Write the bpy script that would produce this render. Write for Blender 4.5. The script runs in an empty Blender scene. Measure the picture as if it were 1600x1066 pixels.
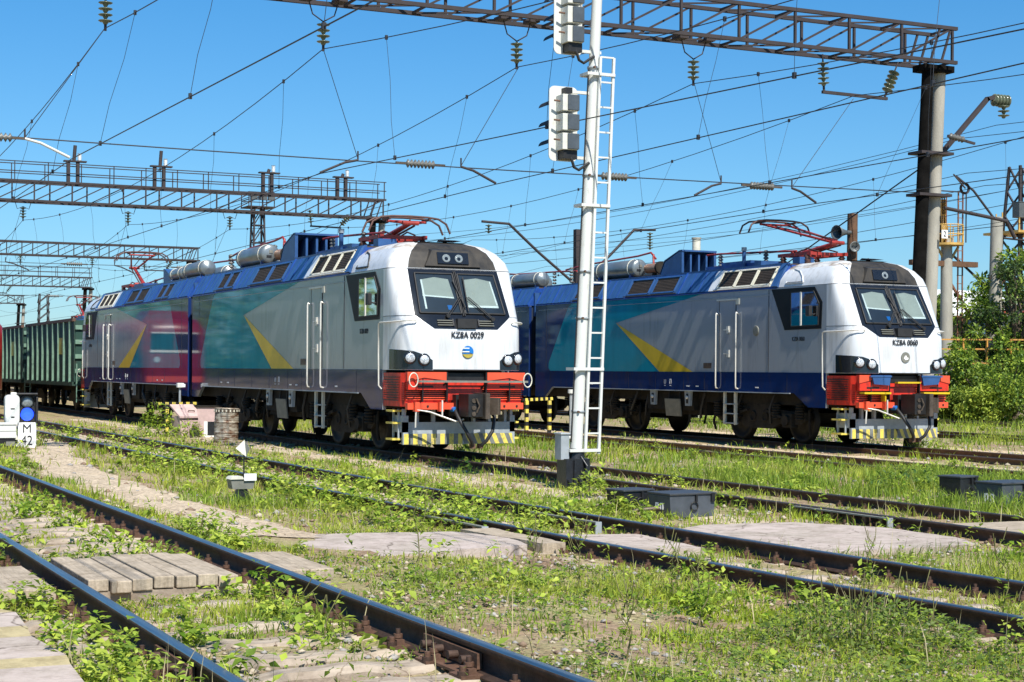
import bpy, bmesh, math, random
import numpy as np
from mathutils import Vector, Matrix
random.seed(7); rng = np.random.default_rng(11)
PI = math.pi; R = math.radians
scene = bpy.context.scene
col = scene.collection

# ------------------------------------------------------------------ materials
MATS = {}
def mat(name, c, rough=.6, metal=0., var=.12, scale=3., bump=0., bscale=40., spec=.5, c2=None, stretch=(1,1,1), coat=0., thr=(.35,.7)):
    if name in MATS: return MATS[name]
    m = bpy.data.materials.new(name); m.use_nodes = True
    nt = m.node_tree; N = nt.nodes; L = nt.links
    b = N['Principled BSDF']
    b.inputs['Roughness'].default_value = rough; b.inputs['Metallic'].default_value = metal
    b.inputs['Specular IOR Level'].default_value = spec
    b.inputs['Coat Weight'].default_value = coat; b.inputs['Coat Roughness'].default_value = .06
    tc = N.new('ShaderNodeTexCoord'); mp = N.new('ShaderNodeMapping')
    mp.inputs['Scale'].default_value = stretch
    L.new(tc.outputs['Object'], mp.inputs['Vector'])
    nz = N.new('ShaderNodeTexNoise'); nz.inputs['Scale'].default_value = scale
    nz.inputs['Detail'].default_value = 6; nz.inputs['Roughness'].default_value = .65
    L.new(mp.outputs['Vector'], nz.inputs['Vector'])
    rp = N.new('ShaderNodeValToRGB')
    rp.color_ramp.elements[0].position = thr[0]; rp.color_ramp.elements[1].position = thr[1]
    a = c2 if c2 else tuple(v*(1-var) for v in c)
    z = c if c2 else tuple(min(1, v*(1+var)) for v in c)
    rp.color_ramp.elements[0].color = (*a, 1); rp.color_ramp.elements[1].color = (*z, 1)
    L.new(nz.outputs['Fac'], rp.inputs['Fac']); L.new(rp.outputs['Color'], b.inputs['Base Color'])
    if bump:
        n2 = N.new('ShaderNodeTexNoise'); n2.inputs['Scale'].default_value = bscale; n2.inputs['Detail'].default_value = 4
        L.new(tc.outputs['Object'], n2.inputs['Vector'])
        bp = N.new('ShaderNodeBump'); bp.inputs['Strength'].default_value = bump; bp.inputs['Distance'].default_value = .02
        L.new(n2.outputs['Fac'], bp.inputs['Height']); L.new(bp.outputs['Normal'], b.inputs['Normal'])
    MATS[name] = m
    return m

GREY = mat('silver_paint', (.37,.40,.43), .15, .25, 0, 2.2, .02, .8, spec=.3, c2=(.28,.295,.31), thr=(.27,.46), stretch=(1,1.6,.2))
NAVY = mat('navy_paint', (.010,.030,.12), .05, 0, 0, 2.5, .02, .8, spec=.35, c2=(.030,.034,.075), thr=(.28,.5), stretch=(1,1,.5))
TEAL = mat('teal_paint', (.006,.235,.33), .04, 0, .12, 1.2, .02, .8, spec=.35, stretch=(1,1.6,.35))
YEL = mat('yellow_paint', (.62,.43,.012), .3, 0, .1, 2)
BLUE = mat('blue_paint', (.032,.095,.25), .4, 0, 0, 2.5, c2=(.020,.062,.175), thr=(.3,.6), stretch=(1,2.5,1))
BLUE2 = mat('deep_blue_paint', (.012,.06,.27), .4, 0, .3, 2.5)
WHITE = mat('white_paint', (.61,.63,.65), .25, 0, 0, 3.2, c2=(.47,.47,.46), thr=(.30,.52), stretch=(2.2,2.2,.22), coat=.2)
SOOT = mat('sooty_white_paint', (.62,.62,.60), .4, 0, 0, 2.2, c2=(.26,.19,.12), thr=(.36,.58))
BLACK = mat('black_gloss', (.012,.013,.016), .12, 0, .3, 2, coat=.3)
BROW = mat('dusty_black', (.014,.015,.017), .5, 0, 0, 3, spec=.25, c2=(.050,.044,.037), thr=(.4,.7), stretch=(1,1,.4))
BLKM = mat('black_rubber', (.018,.018,.019), .6, 0, .3, 5)
RED = mat('red_paint', (.62,.030,.013), .42, 0, 0, 5, .05, 20, c2=(.30,.022,.014), thr=(.34,.52), stretch=(1.5,1.5,.5))
ORNGLIT = mat('orange_and_sunlit_red_paint', (.68,.085,.035), .42, 0, .12, 3)  # beam red painted as sunlight turns it orange; also plain orange parts
APRON = mat('light_grey_paint', (.34,.38,.41), .45, .1, .18, 4)
YSTR = mat('worn_yellow_paint', (.72,.58,.10), .5, 0, 0, 9, c2=(.30,.25,.12), thr=(.3,.5))
GSTR = mat('worn_grey_paint', (.17,.18,.17), .6, 0, .3, 8)
DARK = mat('dusty_underframe', (.009,.0085,.007), .85, 0, 0, 5, .2, 30, c2=(.026,.022,.017), spec=.2, thr=(.42,.75))  # with the next two, darkened to paint the deep shade under the engines
DUST = mat('dusty_bogie', (.034,.029,.022), .85, 0, 0, 4, .2, 30, c2=(.014,.012,.010), spec=.2, thr=(.3,.6))
WHEEL = mat('wheel_steel', (.018,.016,.014), .6, .3, .3, 6)
PLATE = mat('grey_box_paint', (.20,.20,.17), .6, .2, .2, 5)
ALU = mat('tank_aluminium', (.22,.25,.26), .33, .5, .2, 4, stretch=(1,.4,1))
COPPER = mat('copper_body', (.55,.30,.18), .4, .6, .2, 5)
CREAM = mat('cream_frame', (.62,.60,.50), .5, 0, .15, 4)
GRILLE = mat('brown_grille', (.075,.052,.036), .7, .2, .3, 14, stretch=(1,1,1))
CHROME = mat('handrail_white', (.68,.66,.60), .35, .2, .1, 8)
PRED = mat('pantograph_red', (.30,.03,.022), .45, .1, .3, 6)
PBRN = mat('pantograph_brown', (.10,.05,.04), .55, .3, .3, 6)
INS = mat('insulator_glaze', (.13,.15,.10), .18, 0, .25, 5)
GINS = mat('grey_insulator', (.12,.12,.11), .4, 0, .3, 8)
BOLTM = mat('coupler_steel', (.11,.085,.065), .55, .5, .3, 7, .2, 40)
CBLK = mat('coupler_black', (.02,.02,.021), .5, .3, .3, 7)
STEEL = mat('gantry_steel', (.050,.040,.042), .75, .2, 0, 2, c2=(.032,.025,.024), thr=(.3,.65))
WIRE = mat('wire_metal', (.05,.05,.055), .5, .6, .1, 2)
CONC = mat('pole_concrete', (.34,.32,.27), .85, 0, .16, 3, .25, 30, stretch=(1,1,.3))
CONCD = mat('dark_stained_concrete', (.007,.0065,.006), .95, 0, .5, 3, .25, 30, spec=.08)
SLAB = mat('slab_concrete', (.44,.37,.33), .9, 0, 0, 1.3, .35, 25, c2=(.36,.31,.26), thr=(.35,.62))
SLABY = mat('slab_yellowish', (.42,.35,.19), .9, 0, .14, 6, .3, 30, stretch=(2,.4,1))
WOOD = mat('weathered_plank', (.38,.315,.235), .85, 0, .22, 5, .4, 25, stretch=(8,.6,1))
WOODB = mat('brown_post_wood', (.12,.06,.03), .8, 0, .3, 5, .3, 20)
SLEEP = mat('weathered_sleeper', (.38,.32,.25), .9, 0, 0, 4, .6, 18, c2=(.24,.19,.145), thr=(.3,.6), stretch=(.5,3,1))
RUST = mat('rail_rust', (.075,.043,.030), .75, .3, .35, 9, .2, 60)
RUSTL = mat('rail_rust_light', (.14,.075,.048), .7, .3, .3, 9, .2, 60)
RTOP = mat('rail_polished', (.50,.47,.44), .34, 1., .2, 6, stretch=(4,.2,1))
RTOPD = mat('rail_dull', (.13,.11,.095), .42, .8, .2, 6, stretch=(4,.2,1))
MASTW = mat('mast_white', (.60,.61,.58), .5, 0, 0, 5, c2=(.40,.37,.31), thr=(.26,.42), stretch=(2,2,.5))
MASTG = mat('signal_grey', (.60,.60,.54), .5, 0, .1, 6)
GBOX = mat('cabinet_grey', (.34,.37,.39), .5, .2, .12, 6)
TAR = mat('tar_black', (.014,.015,.018), .4, 0, .4, 8, .3, 30)
GREEN = mat('wagon_green', (.012,.048,.034), .6, 0, 0, 1.6, .1, 12, c2=(.030,.028,.018), thr=(.3,.5))
GREENLIT = mat('wagon_sunlit_green', (.14,.24,.175), .6, 0, .25, 4)  # wagon green painted lighter, as the sun strikes the ribs
WRED = mat('engine_red', (.26,.014,.012), .35, 0, .2, 2)
WCREAM = mat('coach_cream', (.72,.68,.62), .3, 0, .08, 2)
PINK = mat('pink_grey_concrete', (.50,.36,.34), .85, 0, .15, 5, .2, 30)
DRUMC = mat('drum_worn_paint', (.46,.42,.34), .5, .3, 0, 3.2, .15, 20, c2=(.12,.055,.025), thr=(.42,.60), stretch=(1,1,2.6))
BRICKR = mat('chimney_red', (.40,.06,.04), .8, 0, .2, 8)
ROOFW = mat('white_roof', (.74,.73,.72), .6, 0, .08, 1)
HWALL = mat('house_wall', (.095,.072,.042), .85, 0, .2, 2)
MYEL = mat('mast_yellow', (.55,.34,.09), .5, 0, .25, 3)
MRUST = mat('rusty_tube', (.22,.10,.06), .7, .2, .3, 4)
RAILY = mat('fence_orange', (.55,.27,.06), .6, 0, .2, 3)
TEXTB = mat('lettering_black', (.015,.016,.02), .5, 0, .05, 2)
TEXTW = mat('lettering_white', (.8,.8,.78), .5, 0, .05, 2)
BLIND = mat('roller_blind', (.42,.42,.38), .8, 0, .05, 3)
INTER = mat('dark_cab_interior', (.012,.022,.045), .6, 0, .3, 2)
LOGOB = mat('emblem_blue', (.01,.16,.50), .4, 0, .05, 2)
LOGOO = mat('emblem_olive', (.42,.33,.05), .4, 0, .05, 2)
HORNM = mat('horn_grey', (.10,.11,.11), .5, .2, .2, 5)
POWB = mat('insulator_white', (.75,.76,.76), .3, 0, .05, 3)
LENS = mat('lamp_lens', (.60,.63,.66), .25, 0, 0, 45, c2=(.22,.25,.28), thr=(.42,.52), coat=.5)
LENSD = mat('dim_lamp_lens', (.20,.23,.24), .12, 0, .3, 30, coat=.6)

SIDEBLK = mat('window_border_black', (.008,.009,.010), .5, 0, .2, 2, spec=.2)
GBACK = mat('lamp_back_dark', (.07,.085,.10), .5, .2, .2, 6)
def crack_mat(m, s=.9, dark=.35, w=.012):
    nt=m.node_tree; N=nt.nodes; L=nt.links; b=N['Principled BSDF']
    src=b.inputs['Base Color'].links[0].from_socket
    tc=N.new('ShaderNodeTexCoord'); nz=N.new('ShaderNodeTexNoise'); nz.inputs['Scale'].default_value=2.5; nz.inputs['Detail'].default_value=5
    L.new(tc.outputs['Object'],nz.inputs['Vector'])
    ad=N.new('ShaderNodeMixRGB'); ad.blend_type='LINEAR_LIGHT'; ad.inputs['Fac'].default_value=.22
    L.new(tc.outputs['Object'],ad.inputs['Color1']); L.new(nz.outputs['Color'],ad.inputs['Color2'])
    v=N.new('ShaderNodeTexVoronoi'); v.feature='DISTANCE_TO_EDGE'; v.inputs['Scale'].default_value=s; L.new(ad.outputs['Color'],v.inputs['Vector'])
    r=N.new('ShaderNodeValToRGB'); r.color_ramp.elements[0].position=0; r.color_ramp.elements[1].position=w
    r.color_ramp.elements[0].color=(dark,dark*.9,dark*.8,1); r.color_ramp.elements[1].color=(1,1,1,1); L.new(v.outputs['Distance'],r.inputs['Fac'])
    n2=N.new('ShaderNodeTexNoise'); n2.inputs['Scale'].default_value=5; n2.inputs['Detail'].default_value=9; n2.inputs['Roughness'].default_value=.75
    L.new(tc.outputs['Object'],n2.inputs['Vector'])
    r2=N.new('ShaderNodeValToRGB'); r2.color_ramp.elements[0].position=.36; r2.color_ramp.elements[1].position=.56
    r2.color_ramp.elements[0].color=(.62,.58,.52,1); r2.color_ramp.elements[1].color=(1.08,1.06,1.05,1); L.new(n2.outputs['Fac'],r2.inputs['Fac'])
    m1=N.new('ShaderNodeMixRGB'); m1.blend_type='MULTIPLY'; m1.inputs['Fac'].default_value=1; L.new(src,m1.inputs['Color1']); L.new(r.outputs['Color'],m1.inputs['Color2'])
    m2=N.new('ShaderNodeMixRGB'); m2.blend_type='MULTIPLY'; m2.inputs['Fac'].default_value=.8; L.new(m1.outputs['Color'],m2.inputs['Color1']); L.new(r2.outputs['Color'],m2.inputs['Color2'])
    L.new(m2.outputs['Color'],b.inputs['Base Color'])
crack_mat(SLAB); crack_mat(WOOD,.6,.6,.004); crack_mat(SLEEP,1.6,.5,.01)
crack_mat(SLABY)
def glass_mat():
    m = bpy.data.materials.new('window_glass'); m.use_nodes = True
    nt = m.node_tree; N = nt.nodes; L = nt.links; N.clear()
    o = N.new('ShaderNodeOutputMaterial'); mx = N.new('ShaderNodeMixShader')
    t = N.new('ShaderNodeBsdfTransparent'); t.inputs['Color'].default_value = (.62,.70,.72,1)
    g = N.new('ShaderNodeBsdfGlossy'); g.inputs['Roughness'].default_value = .03
    f = N.new('ShaderNodeFresnel'); f.inputs['IOR'].default_value = 1.5
    L.new(f.outputs['Fac'], mx.inputs['Fac']); L.new(t.outputs[0], mx.inputs[1]); L.new(g.outputs[0], mx.inputs[2])
    L.new(mx.outputs[0], o.inputs['Surface'])
    return m
GLASS = glass_mat()
def emit_mat(name, c, s):
    m = bpy.data.materials.new(name); m.use_nodes = True
    b = m.node_tree.nodes['Principled BSDF']
    b.inputs['Base Color'].default_value = (*[v*.3 for v in c], 1)
    b.inputs['Emission Color'].default_value = (*c, 1); b.inputs['Emission Strength'].default_value = s
    b.inputs['Roughness'].default_value = .2
    return m
BLUELAMP = emit_mat('blue_signal_light', (.02,.07,1.), 2.2)

def leaf_mat(name, c1, c2, trans=.35, big=.25, dry=None, dryc=(.5,.42,.16)):
    m = bpy.data.materials.new(name); m.use_nodes = True
    nt = m.node_tree; N = nt.nodes; L = nt.links; N.clear()
    o = N.new('ShaderNodeOutputMaterial'); mx = N.new('ShaderNodeMixShader'); mx.inputs['Fac'].default_value = trans
    d = N.new('ShaderNodeBsdfPrincipled'); d.inputs['Roughness'].default_value = .5; d.inputs['Specular IOR Level'].default_value = .3
    t = N.new('ShaderNodeBsdfTranslucent')
    g = N.new('ShaderNodeNewGeometry'); rp = N.new('ShaderNodeValToRGB')
    rp.color_ramp.elements[0].color = (*c1, 1); rp.color_ramp.elements[1].color = (*c2, 1)
    L.new(g.outputs['Random Per Island'], rp.inputs['Fac'])
    nz = N.new('ShaderNodeTexNoise'); nz.inputs['Scale'].default_value = big; nz.inputs['Detail'].default_value = 5
    L.new(g.outputs['Position'], nz.inputs['Vector'])
    r2 = N.new('ShaderNodeValToRGB'); r2.color_ramp.elements[0].position = .38; r2.color_ramp.elements[1].position = .66
    L.new(nz.outputs['Fac'], r2.inputs['Fac'])
    mc = N.new('ShaderNodeMixRGB'); mc.inputs['Color2'].default_value = (*dryc, 1)
    ml = N.new('ShaderNodeMath'); ml.operation = 'MULTIPLY'; ml.inputs[1].default_value = dry or 0.
    L.new(r2.outputs['Color'], ml.inputs[0]); L.new(ml.outputs[0], mc.inputs['Fac'])
    L.new(rp.outputs['Color'], mc.inputs['Color1'])
    L.new(mc.outputs['Color'], d.inputs['Base Color']); L.new(mc.outputs['Color'], t.inputs['Color'])
    L.new(d.outputs[0], mx.inputs[1]); L.new(t.outputs[0], mx.inputs[2]); L.new(mx.outputs[0], o.inputs['Surface'])
    return m

# ------------------------------------------------------------------ mesh building
class MB:
    def __init__(s): s.v=[]; s.f=[]; s.m=[]; s.mats=[]; s.sm=[]
    def mi(s, m):
        if m not in s.mats: s.mats.append(m)
        return s.mats.index(m)
    def add(s, vs, fs, m, smooth=False):
        o=len(s.v); s.v+= [tuple(v) for v in vs]; k=s.mi(m)
        for f in fs: s.f.append([i+o for i in f]); s.m.append(k); s.sm.append(smooth)
        return s
    def box(s, c, d, m, rz=0, rx=0, ry=0):
        M = Matrix.Translation(c) @ Matrix.Rotation(rz,4,'Z') @ Matrix.Rotation(ry,4,'Y') @ Matrix.Rotation(rx,4,'X')
        h=[x/2 for x in d]
        vs=[M @ Vector((a*h[0],b*h[1],e*h[2])) for e in(-1,1) for b in(-1,1) for a in(-1,1)]
        return s.add(vs,[(0,2,3,1),(4,5,7,6),(0,1,5,4),(2,6,7,3),(0,4,6,2),(1,3,7,5)],m)
    def bb(s, x0,x1,y0,y1,z0,z1,m): return s.box(((x0+x1)/2,(y0+y1)/2,(z0+z1)/2),(abs(x1-x0),abs(y1-y0),abs(z1-z0)),m)
    def bar(s, p0,p1,w,m,h=None):
        p0=Vector(p0);p1=Vector(p1);d=p1-p0
        if d.length<1e-6: return s
        h=h or w; u=d.normalized(); r=Vector((0,0,1)) if abs(u.z)<.95 else Vector((1,0,0))
        a=u.cross(r).normalized()*w/2; b=a.cross(u).normalized()*h/2
        vs=[p+x*a+y*b for p in(p0,p1) for x,y in((-1,-1),(1,-1),(1,1),(-1,1))]
        return s.add(vs,[(0,1,2,3),(7,6,5,4),(0,4,5,1),(1,5,6,2),(2,6,7,3),(3,7,4,0)],m)
    def cyl(s, p0,p1,r0,m,r1=None,n=14,caps=True,smooth=True):
        r1=r0 if r1 is None else r1
        p0=Vector(p0);p1=Vector(p1);u=(p1-p0).normalized(); r=Vector((0,0,1)) if abs(u.z)<.95 else Vector((1,0,0))
        a=u.cross(r).normalized(); b=u.cross(a)
        ring=[(math.cos(2*PI*i/n),math.sin(2*PI*i/n)) for i in range(n)]
        vs=[p0+(a*x+b*y)*r0 for x,y in ring]+[p1+(a*x+b*y)*r1 for x,y in ring]
        s.add(vs,[(i,(i+1)%n,n+(i+1)%n,n+i) for i in range(n)],m,smooth)
        if caps:
            s.add(vs[:n],[tuple(range(n-1,-1,-1))],m); s.add(vs[n:],[tuple(range(n))],m)
        return s
    def tube(s, pts, r, m, n=8):
        P=[Vector(p) for p in pts]; k=len(P); rs=r if hasattr(r,'__len__') else [r]*k
        vs=[];pa=None
        for i,p in enumerate(P):
            u=(P[min(i+1,k-1)]-P[max(i-1,0)]).normalized()
            if pa is None:
                q=Vector((0,0,1)) if abs(u.z)<.9 else Vector((1,0,0)); pa=u.cross(q).normalized()
            a=(pa-u*pa.dot(u)).normalized(); b=u.cross(a); pa=a
            vs+=[p+(a*math.cos(2*PI*j/n)+b*math.sin(2*PI*j/n))*rs[i] for j in range(n)]
        fs=[(i*n+j,i*n+(j+1)%n,(i+1)*n+(j+1)%n,(i+1)*n+j) for i in range(k-1) for j in range(n)]
        s.add(vs,fs,m,True)
        s.add(vs[:n],[tuple(range(n-1,-1,-1))],m); s.add(vs[-n:],[tuple(range(n))],m)
        return s
    def lathe(s, o, ax, prof, m, n=16):   # prof: (dist along axis, radius)
        o=Vector(o);u=Vector(ax).normalized(); r=Vector((0,0,1)) if abs(u.z)<.95 else Vector((1,0,0))
        a=u.cross(r).normalized(); b=u.cross(a); vs=[]
        for h,q in prof: vs+=[o+u*h+(a*math.cos(2*PI*j/n)+b*math.sin(2*PI*j/n))*max(q,1e-4) for j in range(n)]
        s.add(vs,[(i*n+j,i*n+(j+1)%n,(i+1)*n+(j+1)%n,(i+1)*n+j) for i in range(len(prof)-1) for j in range(n)],m,True)
        return s
    def prism(s, poly, ax, a0, a1, m, mcap=None):   # poly in the two axes other than ax
        def P(p,t): return {'x':(t,p[0],p[1]),'y':(p[0],t,p[1]),'z':(p[0],p[1],t)}[ax]
        n=len(poly); vs=[P(p,a0) for p in poly]+[P(p,a1) for p in poly]
        s.add(vs,[(i,(i+1)%n,n+(i+1)%n,n+i) for i in range(n)],m)
        s.add(vs,[tuple(range(n-1,-1,-1)),tuple(range(n,2*n))],mcap or m)
        return s
    def poly(s, pts, m): return s.add(pts,[tuple(range(len(pts)))],m)
    def build(s, name, parent=None, loc=None, bevel=0, fixn=True):
        me=bpy.data.meshes.new(name); me.from_pydata(s.v,[],s.f)
        for m in s.mats: me.materials.append(m)
        me.polygons.foreach_set('material_index',s.m); me.polygons.foreach_set('use_smooth',s.sm)
        if fixn:
            b=bmesh.new(); b.from_mesh(me); bmesh.ops.recalc_face_normals(b,faces=b.faces); b.to_mesh(me); b.free()
        me.update()
        o=bpy.data.objects.new(name,me); col.objects.link(o)
        if parent: o.parent=parent
        if loc: o.location=loc
        if bevel:
            md=o.modifiers.new('edge','BEVEL'); md.width=bevel; md.segments=2; md.limit_method='ANGLE'; md.angle_limit=R(35)
        return o
def tag(o, label, cat, group=None, kind=None):
    if label: o['label']=label
    if cat: o['category']=cat
    if group: o['group']=group
    if kind: o['kind']=kind
    return o
def thing(name, label, cat, loc=(0,0,0), rz=0, group=None):
    o=bpy.data.objects.new(name,None); col.objects.link(o); o.location=loc; o.rotation_euler=(0,0,rz)
    o.empty_display_size=.2
    return tag(o,label,cat,group)
def dup(root, loc, rz=0, label=None, parent=None):
    c=root.copy(); col.objects.link(c)
    if parent is not None: c.parent=parent
    else:
        c.location=loc; c.rotation_euler=(0,0,rz)
        if label: c['label']=label
    for ch in root.children: dup(ch, None, parent=c)
    return c
def text(name, s, size, m, parent, M, ext=.004, sx=1., align='CENTER',bold=0.):
    cu=bpy.data.curves.new(name,'FONT'); cu.body=s; cu.size=size; cu.offset=bold; cu.align_x=align; cu.align_y='CENTER'; cu.extrude=ext
    t=bpy.data.objects.new(name,cu); col.objects.link(t)
    bpy.context.view_layer.update()
    me=bpy.data.meshes.new_from_object(t.evaluated_get(bpy.context.evaluated_depsgraph_get()))
    bpy.data.objects.remove(t)
    me.transform(M @ Matrix.Diagonal((sx,1,1,1)))
    me.materials.clear(); me.materials.append(m)
    o=bpy.data.objects.new(name,me); col.objects.link(o); o.parent=parent
    return o
MF = lambda x,y,z: Matrix.Translation((x,y,z)) @ Matrix.Rotation(PI/2,4,'X')             # faces -Y
MS = lambda x,y,z: Matrix.Translation((x,y,z)) @ Matrix.Rotation(-PI/2,4,'Z') @ Matrix.Rotation(PI/2,4,'X')   # faces -X
MSP = lambda x,y,z: Matrix.Translation((x,y,z)) @ Matrix.Rotation(PI/2,4,'Z') @ Matrix.Rotation(PI/2,4,'X')   # faces +X

# ------------------------------------------------------------------ world, sun, camera
w=bpy.data.worlds.new('World'); scene.world=w; w.use_nodes=True
nt=w.node_tree; sky=nt.nodes.new('ShaderNodeTexSky'); sky.sky_type='NISHITA'; sky.sun_disc=False
SUN=Vector((-.045,-.62,.80)).normalized()
sky.sun_elevation=math.asin(SUN.z); sky.sun_rotation=math.atan2(SUN.x,SUN.y)
sky.altitude=600; sky.air_density=1.0; sky.dust_density=.35; sky.ozone_density=2.2
bg=nt.nodes['Background']; bg.inputs['Strength'].default_value=.076
_g=nt.nodes.new('ShaderNodeNewGeometry'); _s=nt.nodes.new('ShaderNodeSeparateXYZ'); _r=nt.nodes.new('ShaderNodeValToRGB'); _x=nt.nodes.new('ShaderNodeMixRGB')
_tc=nt.nodes.new('ShaderNodeTexCoord'); nt.links.new(_tc.outputs['Generated'],_s.inputs[0]); nt.links.new(_s.outputs['Z'],_r.inputs['Fac'])
cr=_r.color_ramp; cr.elements[0].position=0; cr.elements[0].color=(.58,.80,1.02,1); cr.elements[1].position=.30; cr.elements[1].color=(.26,.92,1.32,1)
e_=cr.elements.new(.10); e_.color=(.52,.90,1.14,1)
_x.blend_type='MULTIPLY'; _x.inputs['Fac'].default_value=1; nt.links.new(sky.outputs[0],_x.inputs['Color1']); nt.links.new(_r.outputs['Color'],_x.inputs['Color2']); nt.links.new(_x.outputs['Color'],bg.inputs['Color'])
ld=bpy.data.lights.new('sun','SUN'); ld.energy=5.0; ld.angle=R(.5); ld.color=(1,.955,.87)
lo=bpy.data.objects.new('sun',ld); col.objects.link(lo); lo.rotation_euler=SUN.to_track_quat('Z','Y').to_euler()
TH=math.atan(1230/2600); CAMZ=1.84
cd=bpy.data.cameras.new('camera'); cam=bpy.data.objects.new('camera',cd); col.objects.link(cam); scene.camera=cam
cd.sensor_width=36; cd.lens=2600/1600*36; cd.shift_y=46.5/1600; cd.clip_end=5000; cd.clip_start=.1
cam.matrix_world=Matrix.Translation((0,0,CAMZ)) @ Matrix.Rotation(-TH,4,'Z') @ Matrix.Rotation(PI/2,4,'X') @ Matrix.Rotation(.0075,4,'Z')
scene.view_settings.view_transform='Standard'; scene.view_settings.look='None'; scene.view_settings.exposure=.57; scene.view_settings.gamma=1
# ------------------------------------------------------------------ locomotive section; nose at y=0, rear at y=17.6, x=0 centre, z=0 rail top
HW=1.47
def lerp(z,tab):
    for (a,p),(b,q) in zip(tab,tab[1:]):
        if z<=b: 
            k=max(0,(z-a)/(b-a)); return p+(q-p)*k
    return tab[-1][1]
Y0=[(1.8,.02),(2.73,.06),(2.95,.16),(4.05,.83)]
DW=[(4.05,1.47),(4.25,1.41),(4.45,1.26),(4.6,1.06),(4.69,.8)]
DS=[(4.05,1.23),(4.25,1.35),(4.45,1.6),(4.6,1.9),(4.69,2.2)]
DF=[(4.05,.83),(4.25,.90),(4.45,1.02),(4.6,1.22),(4.69,1.6)]
_tab=[]; _n=5.
_p=None; _u=0
for i in range(2001):
    a=PI/2*i/2000; x=HW*math.sin(a)**(2/_n); y=1.23-1.23*max(0,math.cos(a))**(2/_n)
    if _p: _u+=math.hypot(x-_p[0],y-_p[1])
    _tab.append((_u,x,y)); _p=(x,y)
UM=_u
_us=np.array([t[0] for t in _tab]); _xs=np.array([t[1] for t in _tab]); _ys=np.array([t[2] for t in _tab])
def surf0(u,z):
    sg=1 if u>=0 else -1; uu=min(abs(u),UM)
    x=float(np.interp(uu,_us,_xs)); y=float(np.interp(uu,_us,_ys))
    if z<=4.05: y0=lerp(z,Y0); yb=1.23; w=HW
    else: y0=lerp(z,DF); yb=lerp(z,DS); w=lerp(z,DW)
    return Vector((sg*x*w/HW, yb-(1.23-y)/1.23*(yb-y0), z))
def surfn(u,z):
    e=.02
    a=surf0(min(u+e,UM),z)-surf0(max(u-e,-UM),z); b=surf0(u,z+e)-surf0(u,z-e)
    n=a.cross(b)
    if n.length<1e-9: return Vector((0,-1,0))
    n.normalize()
    return n if n.dot(Vector((math.copysign(.3,u) if abs(u)>1 else 0,-1,.2)))>0 else -n
def surf(u,z,off=0):
    p=surf0(u,z)
    return p+surfn(u,z)*off if off else p
def patch(mb, pts, off, m, step=.09, thick=0):
    b=bmesh.new(); b.faces.new([b.verts.new((p[0],p[1],0)) for p in pts])
    xs=[p[0] for p in pts]; zs=[p[1] for p in pts]
    def cut(co,no): bmesh.ops.bisect_plane(b,geom=b.verts[:]+b.edges[:]+b.faces[:],dist=1e-5,plane_co=co,plane_no=no)
    u=math.ceil(min(xs)/step)*step
    while u<max(xs): cut((u,0,0),(1,0,0)); u+=step
    z=math.ceil(min(zs)/step)*step
    while z<max(zs): cut((0,z,0),(0,1,0)); z+=step
    for zz in (2.73,2.95,4.05,4.25,4.45,4.6):
        if min(zs)<zz<max(zs): cut((0,zz,0),(0,1,0))
    bmesh.ops.recalc_face_normals(b,faces=b.faces)
    b.verts.index_update(); V=[surf(v.co.x,v.co.y,off) for v in b.verts]
    F=[[v.index for v in f.verts] for f in b.faces]
    mb.add(V,F,m,True)
    # rim so that the panel has a real edge
    for e in b.edges:
        if len(e.link_faces)==1:
            i,j=e.verts[0].index,e.verts[1].index
            c0=e.verts[0].co; c1=e.verts[1].co
            mb.add([V[i],V[j],surf(c1.x,c1.y,off-.02),surf(c0.x,c0.y,off-.02)],[(0,1,2,3)],m)
    b.free()
def sym(pts): return pts+[(-u,z) for u,z in reversed(pts)]
def disc(mb,c,n,r,m,depth=.05,k=18):
    c=Vector(c);n=Vector(n).normalized(); mb.cyl(c-n*depth,c,r,m,n=k)

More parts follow.
